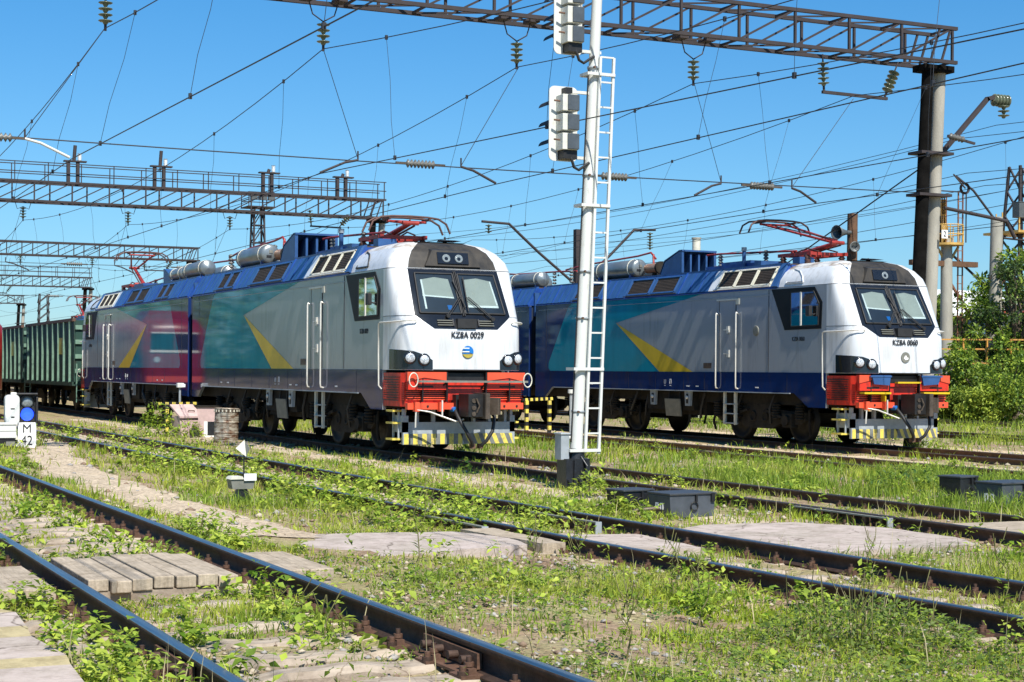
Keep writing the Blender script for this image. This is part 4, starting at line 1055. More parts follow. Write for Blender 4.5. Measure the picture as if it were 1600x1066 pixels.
def insul(label,d,t0,ztop,zb,group):
    t=thing('insulator_string',label,'insulator',(d,t0,zb),0,group)
    k=MB(); bell(k,(0,0,.10),(0,0,1),4); k.cyl((0,0,-.03),(0,0,.12),.03,STEEL,n=6); k.build('discs',t)
    k=MB(); H=ztop-zb
    for s in(-1,1): k.tube([(0,0,.62),(s*.25,0,H-.35),(s*.36,0,H)],.016,STEEL,5)
    k.bb(-.5,-.25,-.2,.2,H-.05,H+.03,STEEL); k.bb(.25,.5,-.2,.2,H-.05,H+.03,STEEL)
    k.build('hanger',t)
def insulV(label,d0,d1,t0,ztop,zb,group):
    t=thing('insulator_yoke',label,'insulator',(0,t0,0),0,group)
    for a,b in((d0,d0+.05),(d1,d1-.42)):
        k=MB(); p0=Vector((b,0,zb+.03)); p1=Vector((a,0,ztop)); u=(p1-p0).normalized(); L=(p1-p0).length
        bell(k,p0+u*.12,u,5); k.cyl(p0,p0+u*.14,.03,STEEL,n=6); k.cyl(p0+u*.74,p1,.02,STEEL,n=6); k.build('discs',t)
    k=MB(); k.bar((d0,0,zb),(d1-.35,0,zb-.02),.075,STEEL); k.build('yoke_bar',t)
IG='insulators hung from the gantries'
for d,txt in((7.11,'over the footpath, leftmost'),(11.87,'second from left'),(16.59,'above the left locomotive'),(21.38,'right of the signal mast')):
    insul('olive insulator string under the nearest gantry, '+txt,d,T1,10.0,8.88,IG)
insulV('pair of slanting insulators with a bar, under the nearest gantry by its posts',25.21,27.6,T1,9.96,9.0,IG)
for d,txt in((7.1,'hung at the far left'),(11.94,'above the far pantograph'),(16.6,'left of the lattice tower'),(21.36,'right of the lattice tower')):
    insul('small insulator string under the railed second gantry, '+txt,d,T2,9.22,8.36,IG)
insulV('pair of slanting insulators under the railed second gantry, near its right end',25.3,27.2,T2,9.2,8.7,IG)
for d,txt in((12.6,'farther left'),(17.28,'at the left edge'),(21.88,'near the far pantograph')):
    insul('tiny insulator string under the third gantry, '+txt,d,T3,9.13,8.5,IG)
insulV('pair of tiny slanting insulators under the third gantry',25.3,27.2,T3,9.1,8.4,IG)
insulV('pair of tiny slanting insulators under the fourth gantry',20.2,22.2,T4,8.85,8.2,IG)
insulV('pair of tiny slanting insulators under the fourth gantry, left pair',14.6,16.6,T4,8.85,8.2,IG)
SUP=[-5.5,T1,T2,T3,T4,T5]
def catline(label,dm,dc,zsup):
    t=thing('overhead_line',label,'overhead line',(0,0,0),0,'overhead contact lines along the tracks')
    pts=[]; 
    def mz(i,f): return zsup[i]+(zsup[i+1]-zsup[i])*f-3.6*f*(1-f)
    for i in range(5):
        n=16
        for q in range(n+(1 if i==4 else 0)):
            f=q/n; pts.append((dm[i]+(dm[i+1]-dm[i])*f,SUP[i]+(SUP[i+1]-SUP[i])*f,mz(i,f)))
    k=MB(); k.tube(pts,.011,WIRE,5); k.build('messenger_wire',t)
    cw=[(dc[i],SUP[i],6.15) for i in range(6)]
    k=MB(); k.tube(cw,.011,WIRE,5); k.build('contact_wire',t)
    for i in range(3):
        for f in(.07,.22,.37,.5,.63,.78,.93):
            f2=f+random.uniform(-.012,.012); y=SUP[i]+(SUP[i+1]-SUP[i])*f
            a=Vector((dm[i]+(dm[i+1]-dm[i])*f,y,mz(i,f))); b=Vector((dc[i]+(dc[i+1]-dc[i])*f2,SUP[i]+(SUP[i+1]-SUP[i])*f2,6.16))
            k=MB(); m1=a.lerp(b,.35)+Vector((.03,.03,0)); m2=a.lerp(b,.7)+Vector((-.03,-.02,0)); k.tube([a,m1,m2,b],.005,WIRE,4)
            k.box(a,(.05,.05,.09),WIRE); k.box(b,(.05,.05,.09),WIRE); k.build('dropper',t)
Z6=[9.2,8.9,8.38,8.5,8.2,8.0]
catline('overhead line with droppers, leftmost of those in the sky',[2.35]*6,[2.1,2.6,2.1,2.6,2.1,2.6],Z6)
catline('overhead line hung from the leftmost insulator string of the nearest gantry',[7.1]*6,[7.35,6.45,7.4,6.8,7.3,6.8],Z6)
catline('overhead line over the left locomotive, hung left of it',[17.6,11.87,11.94,12.6,12.6,12.6],[17.8,11.82,12.2,12.3,12.8,12.3],Z6)
catline('overhead line crossing behind the upper signal head',[16.6,16.6,16.6,17.28,17.28,17.28],[16.4,16.08,16.9,17.0,17.3,17.0],Z6)
catline('overhead line hung right of the signal mast',[21.4,21.38,21.36,21.88,21.4,21.4],[21.1,21.44,21.1,21.7,21.3,21.7],Z6)
catline('overhead line above the right locomotive, held by the slanting insulators',[26.2]*6,[26.5,25.04,26.3,26.0,26.3,26.0],[9.2,8.98,8.66,8.4,8.2,8.0])
catline('overhead line beyond the twin posts, farthest right',[33.8]*6,[34.1,33.4,34.1,33.4,34.1,33.4],Z6)
def fixline(label,t0,z,d0,d1,arms,ins):
    t=thing('fixing_wire',label,'cross wire',(0,t0,0),0,'cross wires holding the contact lines')
    k=MB(); n=24; k.tube([(d0+(d1-d0)*q/n,0,z-.12*math.sin(PI*q/n)) for q in range(n+1)],.014,WIRE,5); k.build('span_wire',t)
    for d in ins:
        k=MB(); k.lathe((d-.35,0,z-.1),(1,0,0),[(x,.03+(.07 if q%2 else 0)) for q,x in enumerate(np.linspace(0,.7,17))],GINS,10); k.bar((d-.6,0,z-.1),(d-.35,0,z-.1),.05,BOLTM); k.bar((d+.35,0,z-.1),(d+.6,0,z-.1),.05,BOLTM); k.build('insulator',t)
    for a,b in arms:
        k=MB(); s=1 if b>a else -1
        k.tube([(a,0,z-.1),(a+s*.35*abs(b-a),0,z-.17),(a+s*.55*abs(b-a),0,z-.25),(b,0,6.17)],.03,STEEL if a>8 else MASTW,6); k.build('registration_arm',t)
        k=MB(); k.tube([(a,0,z-.1),(a,0,z+.1)],.02,STEEL,5)
        k.tube([(a,0,z-.08),(round((a-7.1)/4.77)*4.77+7.1,0,8.9)],.008,WIRE,4); k.build('stay_wire',t)
fixline('thin wire across the sky below the nearest gantry, carrying registration arms',T1,6.6,-2,28.4,[(5.5,6.4),(12.7,11.82),(15.2,16.08),(22.2,21.44),(24.3,25.04)],[4.9,14.2,19.2,23.4])
fixline('thin wire below the railed second gantry',T2,6.6,-12,28.4,[(11.2,12.2),(16.0,16.9),(20.4,21.1)],[9,14.2,19.2])
fixline('thin wire below the third gantry',T3,6.6,-12,28.4,[(16.2,17.0),(22.4,21.7)],[14.4,19.4])
# devices on the railed gantry
for d,txt in((14.15,'left'),(18.05,'middle'),(23.2,'next'),(26.9,'right')):
    t=thing('disconnector_switch','%s of the switch insulators standing on the railed gantry'%{'left':'leftmost','middle':'second','next':'third','right':'rightmost'}[txt],'switch',(d,T2,10.09),0,'switches standing on the railed gantry')
    k=MB(); k.bb(-.32,-.18,-.1,.1,0,1.0,STEEL); k.bb(.1,.24,-.1,.1,0,1.0,STEEL); k.bb(-.45,.55,-.15,.15,1.0,1.06,STEEL); k.build('frame',t)
    k=MB(); k.cyl((.0 if txt!='right' else 0,0,1.06),(.05,0,1.75 if txt in('left','middle') else 1.2),.08,STEEL,n=8); k.lathe((.25,0,1.06),(0,0,1),[(.03*q,.05+(.06 if q%2 else 0)) for q in range(12)],POWB,10); k.build('insulator',t)
# feeder wires on the far side of the posts
for i,(d,z) in enumerate(((30.9,8.55),(29.6,8.1),(29.9,7.2),(30.5,6.9),(31.6,6.5),(36.5,7.9),(38,7.2),(39,8.4))):
    k=MB(); pts=[]
    for j in range(4):
        a=[-5,T1,T2,T3][j]; b=[T1,T2,T3,T4][j]
        for q in range(10): f=q/10; pts.append((d,a+(b-a)*f,z-2.2*f*(1-f)))
    k.tube(pts,.009,WIRE,5); o=k.build('feeder_wire'); tag(o,'feeder wires running past the twin posts at right','wire','feeder wires beside the posts')
# bracket with insulators on the nearest posts
t=thing('feeder_bracket','slanting bracket arm with insulators on the twin posts at right','bracket',(0,T1,0))
k=MB(); k.bar((28.95,0,7.58),(30.6,0,9.25),.11,STEEL); k.bar((30.55,0,9.22),(30.9,0,9.32),.11,STEEL); k.build('arm',t)
k=MB(); bell(k,(30.75,0,9.22),(1,0,.0),5,INS,.17,.11); k.build('insulator',t)
k=MB(); bell(k,(31.15,0,8.75),(0,0,1),3,INS,.16,.12); k.build('insulator',t)
k=MB(); k.bar((29.0,-.3,8.1),(29.9,-.3,7.95),.06,STEEL); k.lathe((29.05,-.3,8.1),(1,0,-.15),[(x,.03+(.06 if q%2 else 0)) for q,x in enumerate(np.linspace(0,.5,11))],GINS,10); k.build('strain_insulator',t)
for z in(7.0,):
    k=MB(); k.lathe((29.6,-.3,6.75),(0,1,0),[(0,.16),(.05,.16),(.05,.11),(0,.11)],STEEL,14); k.bar((29.2,-.3,7.1),(29.6,-.3,6.75),.03,STEEL); k.build('tension_pulley',t)
    k=MB(); k.tube([(28.9,-.3,6.2),(30.2,-.3,6.05),(31.0,-.3,5.95),(31.3,-.3,5.5)],.05,STEEL,6); k.build('lower_arm',t)
t=thing('guy_wire','long slanting guy wire left of the twin posts','wire'); k=MB(); k.tube([(28.6,T1,7.4),(27.8,T1+12,2.6)],.02,WIRE,5); k.build('cable',t)

# ------------------------------------------------------------------ signal mast
def lean(z): return .044*z
t=thing('signal_mast','tall white signal mast with a ladder, leaning a little, in the middle','signal mast',(13.15,25.27,-.17))
k=MB(); k.cyl((lean(.5),0,.5),(lean(9.9),0,9.9),.108,MASTW,.085,n=22); k.build('pole',t)
k=MB(); k.prism([(-.26,-.2),(.2,-.2),(.22,.2),(-.24,.2)],'z',-.2,.52,TAR); k.cyl((.02,0,.5),(.04,0,.68),.16,TAR,.14,n=14)
for x in(-.2,0,.16): k.cyl((x,-.2,.15),(x,-.26,.15),.04,TAR,n=6)
for x in(-.1,.12): k.prism([(x-.03,0),(x+.03,0),(x+.02,.5),(x-.02,.5)],'y',-.24,-.2,TAR)
k.tube([(.05,-.15,.55),(.1,-.28,.4),(.05,-.26,.2)],.025,TAR,6)
k.build('foundation',t,bevel=.02)
k=MB(); LX=lambda z:.25+lean(z)*.8
for dx in(-.13,.13): k.bar((LX(.6)+dx,-.12,.6 if dx>0 else .62),(LX(7.4)+dx,-.12,7.4),.045,MASTW)
z=.95
while z<7.4: k.bar((LX(z)-.13,-.12,z),(LX(z)+.13,-.12,z),.028,MASTW); z+=.43
for zz in(.66,2.05,4.85,7.1):
    k.bar((lean(zz)-.16,-.14,zz),(LX(zz)+.15,-.14,zz),.05,MASTW); k.bar((lean(zz)-.17,.14,zz),(lean(zz)-.17,-.16,zz),.05,MASTW); k.bar((lean(zz)-.17,.13,zz),(lean(zz)+.17,.13,zz),.05,MASTW)
k.build('ladder',t)
k=MB(); k.bb(-.31,-.15,-.10,.14,.50,.94,GBOX); k.bb(-.325,-.135,-.12,.16,.93,.96,GBOX); k.bar((-.2,0,.88),(.06,0,.88),.05,MASTW); k.bar((-.2,0,.58),(.05,0,.58),.05,MASTW)
k.build('junction_box',t,bevel=.01)
for zz in (1.3,2.9,3.7,5.35,7.2,8.8):
    k=MB(); k.lathe((lean(zz),0,zz),(.044,0,1),[(0,.09),(.0,.116),(.04,.116),(.04,.09)],GBOX,16); k.cyl((lean(zz)-.05,-.10,zz+.02),(lean(zz)-.05,-.14,zz+.02),.02,RUSTL,n=6); k.build('clamp_band',t)
k=MB(); k.tube([(lean(z_)-.117,-.03,z_) for z_ in (.8,2,3.5,5.0,5.5,7.2)],.014,BLKM,5); k.build('cable',t)
for zz,hh in((5.60,1.28),(7.43,1.3)):
    cx=lean(zz)-.46
    k=MB(); w=.27; pts=[]
    for ax,az,a0 in((w-.1,hh-.1,0),(-w+.1,hh-.1,PI/2),(-w+.1,.1,PI),(w-.1,.1,1.5*PI)):
        for q in range(5): a=a0+q*PI/8; pts.append((cx+ax+.1*math.cos(a),zz+az+.1*math.sin(a)))
    k.prism(pts,'y',.10,.12,MASTW); bo=k.build('backboard',t)
    for q in range(3):
        z0=zz+.2+q*.33
        k=MB(); k.bb(cx-.14,cx+.16,-.16,.095,z0-.03,z0+.25,MASTG); k.bb(cx-.05,cx+.165,-.19,-.155,z0-.02,z0+.245,GBACK); k.bb(cx+.155,cx+.17,-.15,.09,z0-.02,z0+.24,GBACK); k.bar((cx-.14,-.05,z0+.14),(cx-.24,-.02,z0+.15),.03,RUSTL)
        k.build('lamp_housing',bo,bevel=.02)
        k=MB(); n=10; V=[]
        for y in(.12,.62):
            for j in range(n): a=PI*(.05+.9*j/(n-1)); rr=.14 if y<.2 else .12; V.append((cx-.10+rr*math.cos(a),y,z0+.08+rr*math.sin(a)))
        k.add(V,[(j,j+1,n+j+1,n+j) for j in range(n-1)],BLKM); k.build('hood',bo)
    k=MB(); k.bb(cx-.1,cx+.16,-.12,.1,zz+.02,zz+.17,CBLK); k.tube([(cx+.05,-.1,zz+.05),(cx+.1,-.12,zz-.12),(cx+.2,-.1,zz-.16),(lean(zz)-.05,-.08,zz-.02)],.025,BLKM,6)
    k.bar((cx+.1,0,zz+.06),(lean(zz)+.12,0,zz+.06),.05,MASTG); k.bar((cx+.1,0,zz+hh-.1),(lean(zz)+.1,0,zz+hh-.1),.05,MASTG); k.bb(cx-.04,cx+.08,-.08,.1,zz+1.14,zz+hh-.04,CBLK); k.build('mounting',bo)

# ------------------------------------------------------------------ dwarf signal and cabinets at left
t=thing('dwarf_signal','low black shunting signal with a lit blue lamp above a white plate reading M 42','signal',(6.38,39.95,-.05))
k=MB(); k.bb(-.21,.21,-.03,.0,.0,.60,TEXTW); pl=k.build('number_plate',t)
text('plate_letter','M',.28,TEXTB,pl,MF(0,-.036,.45)); text('plate_number','42',.32,TEXTB,pl,MF(0,-.036,.17),sx=.85)
k=MB(); k.bb(-.2,.2,-.02,.22,.62,1.28,BLKM)
k.bb(-.23,.23,-.16,-.0,1.24,1.29,BLKM); k.bb(-.23,-.19,-.12,.05,.62,1.26,BLKM); k.bb(.19,.24,-.12,.05,.62,1.2,BLKM); hb=k.build('lamp_case',t,bevel=.02)
k=MB(); k.bb(-.36,-.21,.05,.12,.7,1.3,MASTW); k.build('side_shield',t,bevel=.03)
for z,m,nm in((1.08,LENSD,'lens'),(.79,BLUELAMP,'lit_lens')):
    k=MB(); k.lathe((0,-.02,z),(0,-1,0),[(0,.15),(.02,.15),(.05,.1),(.06,0)],m,20); k.build(nm,hb)
    k=MB(); n=12; V=[]
    for y in(-.02,-.16):
        for j in range(n): a=PI*j/(n-1); V.append((.165*math.cos(a),y,z+.165*math.sin(a)))
    k.add(V,[(j,j+1,n+j+1,n+j) for j in range(n-1)],BLKM); k.build('hood',hb)
k=MB(); k.cyl((0,.1,-.2),(0,.1,.65),.06,MASTW,n=10); k.build('stem',t)
t=thing('dwarf_signal','back of a rounded white shunting signal at the left edge, beside the blue one',None,(6.0,39.6,-.05)); tag(t,None,'signal')
k=MB(); pts=[]
for ax,az,a0 in((.06,.60,0),(-.06,.60,PI/2),(-.06,.12,PI),(.06,.12,1.5*PI)):
    for q in range(6): a=a0+q*PI/10; pts.append((ax+.10*math.cos(a),.55+az+.1*math.sin(a)))
k.prism(pts,'y',0,.2,MASTW); k.bb(-.04,.05,-.015,0,.92,.94,CBLK); k.bb(-.03,.05,-.01,0,.72,.75,CBLK); k.cyl((0,.1,-.1),(0,.1,.6),.05,MASTW,n=10); k.build('lamp_case',t,bevel=.015)
t=thing('relay_cabinet','white painted cabinet below the rounded signal at the left edge','cabinet',(5.72,39.0,-.05))
k=MB(); k.bb(-.5,.28,0,.5,.28,.60,MASTW); k.bb(-.52,.30,-.02,.52,.58,.62,MASTW); k.bb(-.5,.28,-.006,0,.43,.44,PLATE); k.build('case',t,bevel=.01)
k=MB(); k.bb(-.45,.25,.03,.45,-.1,.28,CBLK); k.bb(.05,.25,-.03,.0,.1,.2,PLATE); k.build('base',t)
t=thing('cable_box','small black cable box with white markings between the cabinet and the M 42 plate','box',(5.93,39.3,-.06))
k=MB(); k.bb(-.13,.13,-.12,.15,.02,.24,TAR); k.prism([(-.15,.24),(.15,.24),(.10,.36),(-.06,.33)],'y',-.14,.16,CREAM); k.build('case',t)
k=MB()
for x in(-.08,.02,.09): k.bb(x,x+.05,-.13,-.121,.08,.16,TEXTW)
k.build('marks',t)

# ------------------------------------------------------------------ barrel, bins, barriers, indicator, switch machines
t=thing('oil_drum','rusty worn oil drum standing in the grass by the left locomotive','drum',(12.38,44.41,-.2))
k=MB(); pr=[(0,.30),(0,.335)]
for z in np.linspace(.01,.93,60):
    r_=.325
    for c in(.30,.58): r_+=.016*math.exp(-((z-c)/.018)**2)
    if .64<z<.86 or .06<z<.26: r_+=.004*math.sin(z*110)
    pr.append((z,r_))
pr+=[(.94,.34),(.965,.34),(.965,.325),(.94,.32),(.935,0)]
k.lathe((0,0,0),(.03,0,1),pr,DRUMC,40); k.build('shell',t,fixn=True)
k=MB()
for q in range(40):
    a=2*PI*q/40; k.box((.345*math.cos(a)+.026,.345*math.sin(a),.895),(.012,.03,.06),BOLTM if q%2 else CREAM,rz=a)
k.build('rim',t)
for lab,x,y,rz,fl in(('pinkish concrete bin with a sloping lid by the striped barrier',12.35,48.6,.25,0),('second pinkish concrete bin tight beside the rusty drum',12.75,47.6,-.3,1)):
    t=thing('sand_bin',lab,'bin',(x,y,-.2),rz)
    k=MB(); k.prism([(-.30,0),(.30,0),(.36,.62),(-.36,.62)],'y',-.25,.3,PINK) if not fl else k.prism([(-.2,0),(.22,0),(.38,.92),(-.34,.92)],'y',-.2,.2,PINK); k.build('case',t,bevel=.015)
    k=MB(); 
    if not fl: k.add([(-.38,-.30,.58),(.38,-.30,.58),(.38,.32,.92),(-.38,.32,.92),(-.38,-.30,.63),(.38,-.30,.63),(.38,.32,.97),(-.38,.32,.97)],[(0,1,2,3),(4,5,6,7),(0,1,5,4),(1,2,6,5),(2,3,7,6),(3,0,4,7)],PINK)
    else: k.bb(-.4,.42,-.24,.24,.92,.96,DARK)
    k.build('lid',t)
    k=MB()
    if not fl: k.tube([(.0,-.1,.75),(-.0,-.12,.79),(.2,-.12,.79),(.2,-.1,.75)],.015,RUST,5)
    else: k.bb(-.12,.2,-.21,-.2,.0,.5,TEXTW); k.bb(-.02,.2,-.215,-.205,.1,.5,TAR)
    k.build('handle' if not fl else 'opening',t)
def striped(k,p0,p1,w,n):
    p0=Vector(p0);p1=Vector(p1)
    for q in range(n): k.bar(p0.lerp(p1,q/n),p0.lerp(p1,(q+1)/n),w,YSTR if q%2 else TAR)
t=thing('striped_barrier','low black and yellow striped barrier frame beside the pinkish bins','barrier',(12.1,49.5,-.2))
k=MB(); striped(k,(-.5,0,.98),(.95,.3,.98),.08,13); k.build('top_bar',t)
for x,y in((-.1,.05),(.75,.25)): k=MB(); striped(k,(x,y,0),(x,y,.95),.09,7); k.build('post',t)
t=thing('marker_lamp','small white lamp on a thin post behind the striped barrier','lamp',(12.6,50.4,-.2))
k=MB(); k.cyl((0,0,0),(0,0,1.45),.035,GBOX,n=8); k.build('post',t)
k=MB(); k.box((0,-.02,1.52),(.2,.16,.14),MASTW); k.bb(.05,.14,-.12,-.1,1.46,1.56,TEXTW); k.build('head',t,bevel=.02)
t=thing('striped_barrier','low striped barrier frame left of the signal mast, below the right locomotive','barrier',(23.4,47.0,-.15))
k=MB(); striped(k,(-.8,0,1.08),(.25,0,1.12),.09,12); k.build('top_bar',t)
for x in(-.65,.15): k=MB(); striped(k,(x,0,0),(x,0,1.06),.10,8); k.build('post',t)
t=thing('marker_post','thin grey post with a white cap just left of the signal mast','post',(23.9,46.2,-.15))
k=MB(); k.cyl((0,0,0),(0,0,1.3),.05,GBOX,n=8); k.build('post',t); k=MB(); k.cyl((0,0,1.3),(0,0,1.42),.1,MASTW,n=10); k.build('cap',t)
t=thing('point_indicator','small point indicator with a pyramid sign on a rod above a white lantern','point indicator',(6.72,23.25,-.10))
k=MB(); k.cyl((.03,0,.0),(.03,0,.70),.012,TAR,n=6); k.build('rod',t)
k=MB(); k.add([(.03,-.02,.92),(-.10,-.02,.80),(.045,-.06,.68),(.13,.05,.79),(.03,.06,.72)],[(0,1,2),(0,4,1),(1,4,2)],CREAM); k.add([(.03,-.02,.92),(-.10,-.02,.80),(.045,-.06,.68),(.13,.05,.79),(.03,.06,.72)],[(0,2,3),(0,3,4),(2,4,3)],PLATE); k.build('pyramid_sign',t)
k=MB(); k.prism([(-.16,.22),(.14,.22),(.17,.36),(-.19,.36)],'y',-.1,.12,PLATE); k.prism([(-.2,.36),(.0,.36),(-.02,.40),(-.17,.40)],'y',-.12,.13,CREAM); k.bb(.0,.18,-.13,-.12,.34,.44,TEXTW); k.build('lantern',t)
k=MB(); k.prism([(-.1,0),(.12,0),(.06,.22),(-.06,.22)],'y',-.08,.1,TAR); k.cyl((-.16,.05,.04),(.16,.05,.04),.04,TAR,n=8); k.build('base',t)
def switchbox(label,x,y,rz,w,h,dp,two):
    t=thing('switch_machine',label,'switch machine',(x,y,-.17),rz,'black switch machine boxes')
    k=MB(); k.prism([(-w/2,0),(w/2,0),(w/2+.02,h),(-w/2-.02,h)],'y',-dp/2,dp/2,TAR if not two else BOXB); k.build('case',t,bevel=.012)
    k=MB(); k.bb(-w/2-.035,w/2+.035,-dp/2-.02,dp/2+.02,h,h+.03,GBOXD); k.build('lid',t,bevel=.008)
    k=MB(); k.tube([(.02+.06*math.cos(a),-dp/2-.02,h*.5+.06*math.sin(a)) for a in np.linspace(0,2*PI,13)],.009,CBLK,5)
    k.bar((.05,-dp/2-.02,h),(.05,-dp/2-.02,h-.1),.03,CBLK); k.bb(w/2-.06,w/2,-dp/2-.03,-dp/2,h-.1,h+.02,CBLK); k.build('latch',t)
    if two:
        k=MB()
        for q in(-.09,.02): k.bb(-w/2-.012,-w/2-.02,q,q+.02,h*.35,h*.62,TEXTW); k.bb(-w/2-.012,-w/2-.02,q+.05,q+.07,h*.35,h*.62,TEXTW); k.bb(-w/2-.012,-w/2-.02,q,q+.07,h*.58,h*.64,TEXTW)
        k.build('painted_number',t)
    k=MB(); k.tube([(-w/2,0,.12),(-w/2-.3,.1,.1),(-w/2-.5,.3,.0)],.03,BOLTM,6); k.build('drive_rod',t)
BOXB=mat('switch_box_bluegrey',(.075,.085,.10),.5,.2,.25,4); GBOXD=mat('switch_lid',(.055,.06,.068),.45,.2,.2,5)
switchbox('smaller black switch machine box, right of the signal mast foot',11.78,20.9,.15,.50,.30,.4,False)
switchbox('bigger blue-grey switch machine box with a white number, beside the pale slab',12.1,20.0,.1,.74,.31,.5,True)
switchbox('smaller black switch machine box in the weeds at the right edge',17.42,20.5,.2,.38,.40,.4,False)
switchbox('bigger switch machine box with a white number at the right edge',17.2,19.15,.1,.74,.40,.5,True)

# ------------------------------------------------------------------ right-hand background
t=thing('horn_post','dark brown wooden post with two loudspeaker horns behind the right locomotive','post',(30,40.1,-.2))
k=MB(); k.cyl((0,0,0),(.05,0,6.75),.17,WOODB,.15,n=14); k.build('post',t)
for z,dx,rr in((6.15,-.75,.22),(5.75,-.3,.16)):
    k=MB()
    if dx<-.5: k.lathe((dx+.65,-.1,z+.03),(-1,-.2,-.05),[(0,.06),(.2,.07),(.4,.12),(.6,rr),(.6,rr-.02),(.4,.1)],HORNM,16)
    else: k.lathe((-.02,-.1,z),(-.3,-1,0),[(0,.07),(.1,.1),(.2,rr),(.2,rr-.03),(.08,.05),(.12,0)],HORNM,16)
    k.build('horn',t)
o=MB(); o.cyl((36,58.5,-.2),(36,58.5,7.3),.19,CREAM,.17,n=14); o.cyl((36,58.5,7.3),(36,58.5,7.36),.2,CONC,n=14); tag(o.build('vent_pipe'),'pale round pipe top rising behind the roof of the right locomotive','pipe')
t=thing('cantilever_post','dark post with two slanting cantilever arms behind the signal mast','catenary post',(34,65.2,0))
k=MB(); k.bb(-.14,.14,-.14,.14,-.2,8.1,STEEL); k.build('post',t)
for s in(-1,1):
    k=MB(); e=-5.4 if s<0 else 4.6
    k.tube([(0,0,5.6),(e*.35*1.0,e*-.9*.0,7.0),(e*.52,0,7.75),(e*.62,0,8.2),(e*.95 if 0 else e*.86,0,8.25)],.06,STEEL,6); k.build('arm',t)
    k=MB(); bell(k,(e*.80,0,7.35 if s>0 else 7.75),(0,0,1),6 if s>0 else 3,INS,.15,.13); k.build('insulator',t)
t=thing('floodlight_mast','concrete pole carrying a yellow platform and yellow drum with a ladder','mast',(48,57.3,-.2))
k=MB(); k.cyl((0,0,0),(-.05,0,8.0),.30,CONC,.24,n=16); k.build('pole',t)
k=MB(); k.cyl((0,0,7.62),(0,0,7.72),.70,MYEL,n=12); k.bar((-.6,0,7.6),(-.1,0,6.9),.08,MYEL); k.bar((.6,0,7.6),(.1,0,6.9),.08,MYEL)
for q in range(12):
    a=2*PI*q/12; k.cyl((.68*math.cos(a),.68*math.sin(a),7.7),(.68*math.cos(a),.68*math.sin(a),8.5),.025,MYEL,n=5)
for z in(8.1,8.5): k.tube([(.68*math.cos(a),.68*math.sin(a),z) for a in np.linspace(0,2*PI,13)],.025,MYEL,5)
k.build('platform',t)
k=MB(); k.lathe((-.3,0,7.75),(0,0,1),[(0,.2),(.2,.26),(.7,.26),(.8,.18),(1.2,.18),(1.2,.0)],MYEL,16); k.cyl((-.3,0,8.8),(-.3,0,9.6),.16,MYEL,n=14)
for q in range(4):
    k.bar((-.55+.1*q,-.2,7.7),(-.6+.12*q,-.2,9.8),.04,MRUST); k.build('drum',t)
k=MB()
for dx in(.75,1.0): k.bar((dx,.2,.5),(dx,.2,10.0),.05,MRUST)
for q in range(26): k.bar((.7,.2,.6+q*.36),(1.0,.2,.6+q*.36),.03,MRUST)
k.bar((-1.0,.1,10.0),(1.1,.1,10.0),.05,STEEL); k.bar((1.1,.1,10.0),(1.1,.1,7.8),.04,STEEL); k.build('ladder',t)
k=MB(); k.bb(-2.0,1.6,-.12,.12,6.72,6.95,WOODB)
k.bar((0,.3,6.6),(3.2,.3,2.4),.09,MRUST); k.bar((.3,.3,2.2),(4.5,.3,7.6),.09,MRUST); k.bar((.6,.3,7.2),(5.2,.3,4.0),.08,STEEL); k.bar((-1.8,0,6.6),(-1.0,0,4.4),.06,STEEL); k.build('bracing',t)
t=thing('concrete_post','plain concrete post with a pipe arm above the trees at right','post',(50,56.6,-.2))
k=MB(); k.cyl((.0,0,0),(.12,0,8.9),.32,CONC,.26,n=16); k.build('pole',t)
k=MB(); k.tube([(-2.0,.2,10.6),(-1.1,.1,10.0),(.0,0,8.8),(.5,0,8.0),(1.8,0,7.95)],.05,STEEL,6); k.bb(-.3,1.6,-.05,.05,6.2,6.3,STEEL); k.build('arm',t)
t=thing('lattice_tower','slim grey lattice tower rising behind the left locomotive','lattice tower',(29.5,99.0,0))
k=MB(); w0,w1,H=.55,.30,11.7
for a in(-1,1):
    for b in(-1,1): k.bar((a*w0,b*w0,-.2),(a*w1,b*w1,H),.1,STEEL)
for q in range(11):
    z0=H*q/11; z1=H*(q+1)/11; f0=w0+(w1-w0)*q/11; f1=w0+(w1-w0)*(q+1)/11
    for s in(-1,1):
        k.bar((-f0,s*f0,z0),(f1,s*f1,z1),.06,STEEL); k.bar((s*f0,-f0,z0),(s*f1,f1,z1),.06,STEEL); k.bar((-f1,s*f1,z1),(f1,s*f1,z1),.06,STEEL); k.bar((s*f1,-f1,z1),(s*f1,f1,z1),.06,STEEL)
k.build('lattice',t)
k=MB(); k.bb(-.85,.85,-.85,.85,H,H+.06,STEEL)
for a in(-1,1):
    for b in(-1,1): k.bar((a*.8,b*.8,H),(a*.8,b*.8,H+.9),.05,STEEL)
for zz in(.45,.9):
    for s in(-1,1): k.bar((-.8,s*.8,H+zz),(.8,s*.8,H+zz),.05,STEEL); k.bar((s*.8,-.8,H+zz),(s*.8,.8,H+zz),.05,STEEL)
for x in(-.5,.1,.6): k.box((x,-.85,H+.6),(.4,.25,.35),HORNM)
k.build('lamp_platform',t)
t=thing('lattice_tower','small distant lattice tower above the green wagon','lattice tower',(40,237,0))
k=MB()
for a in(-1,1):
    for b in(-1,1): k.bar((a*.8,b*.8,0),(a*.55,b*.55,12),.14,STEEL)
for q in range(10):
    for s in(-1,1): k.bar((-.7,s*.7,q*1.2),(.7,s*.7,q*1.2+1.2),.1,STEEL); k.bar((s*.7,-.7,q*1.2+1.2),(s*.7,.7,q*1.2),.1,STEEL)
k.build('lattice',t)
t=thing('brown_house','brown wooden house with a white roof and red chimney behind the trees','house',(80,92,0))
k=MB(); k.bb(-6,5,0,9,-.5,6.1,HWALL); k.build('wall',t)
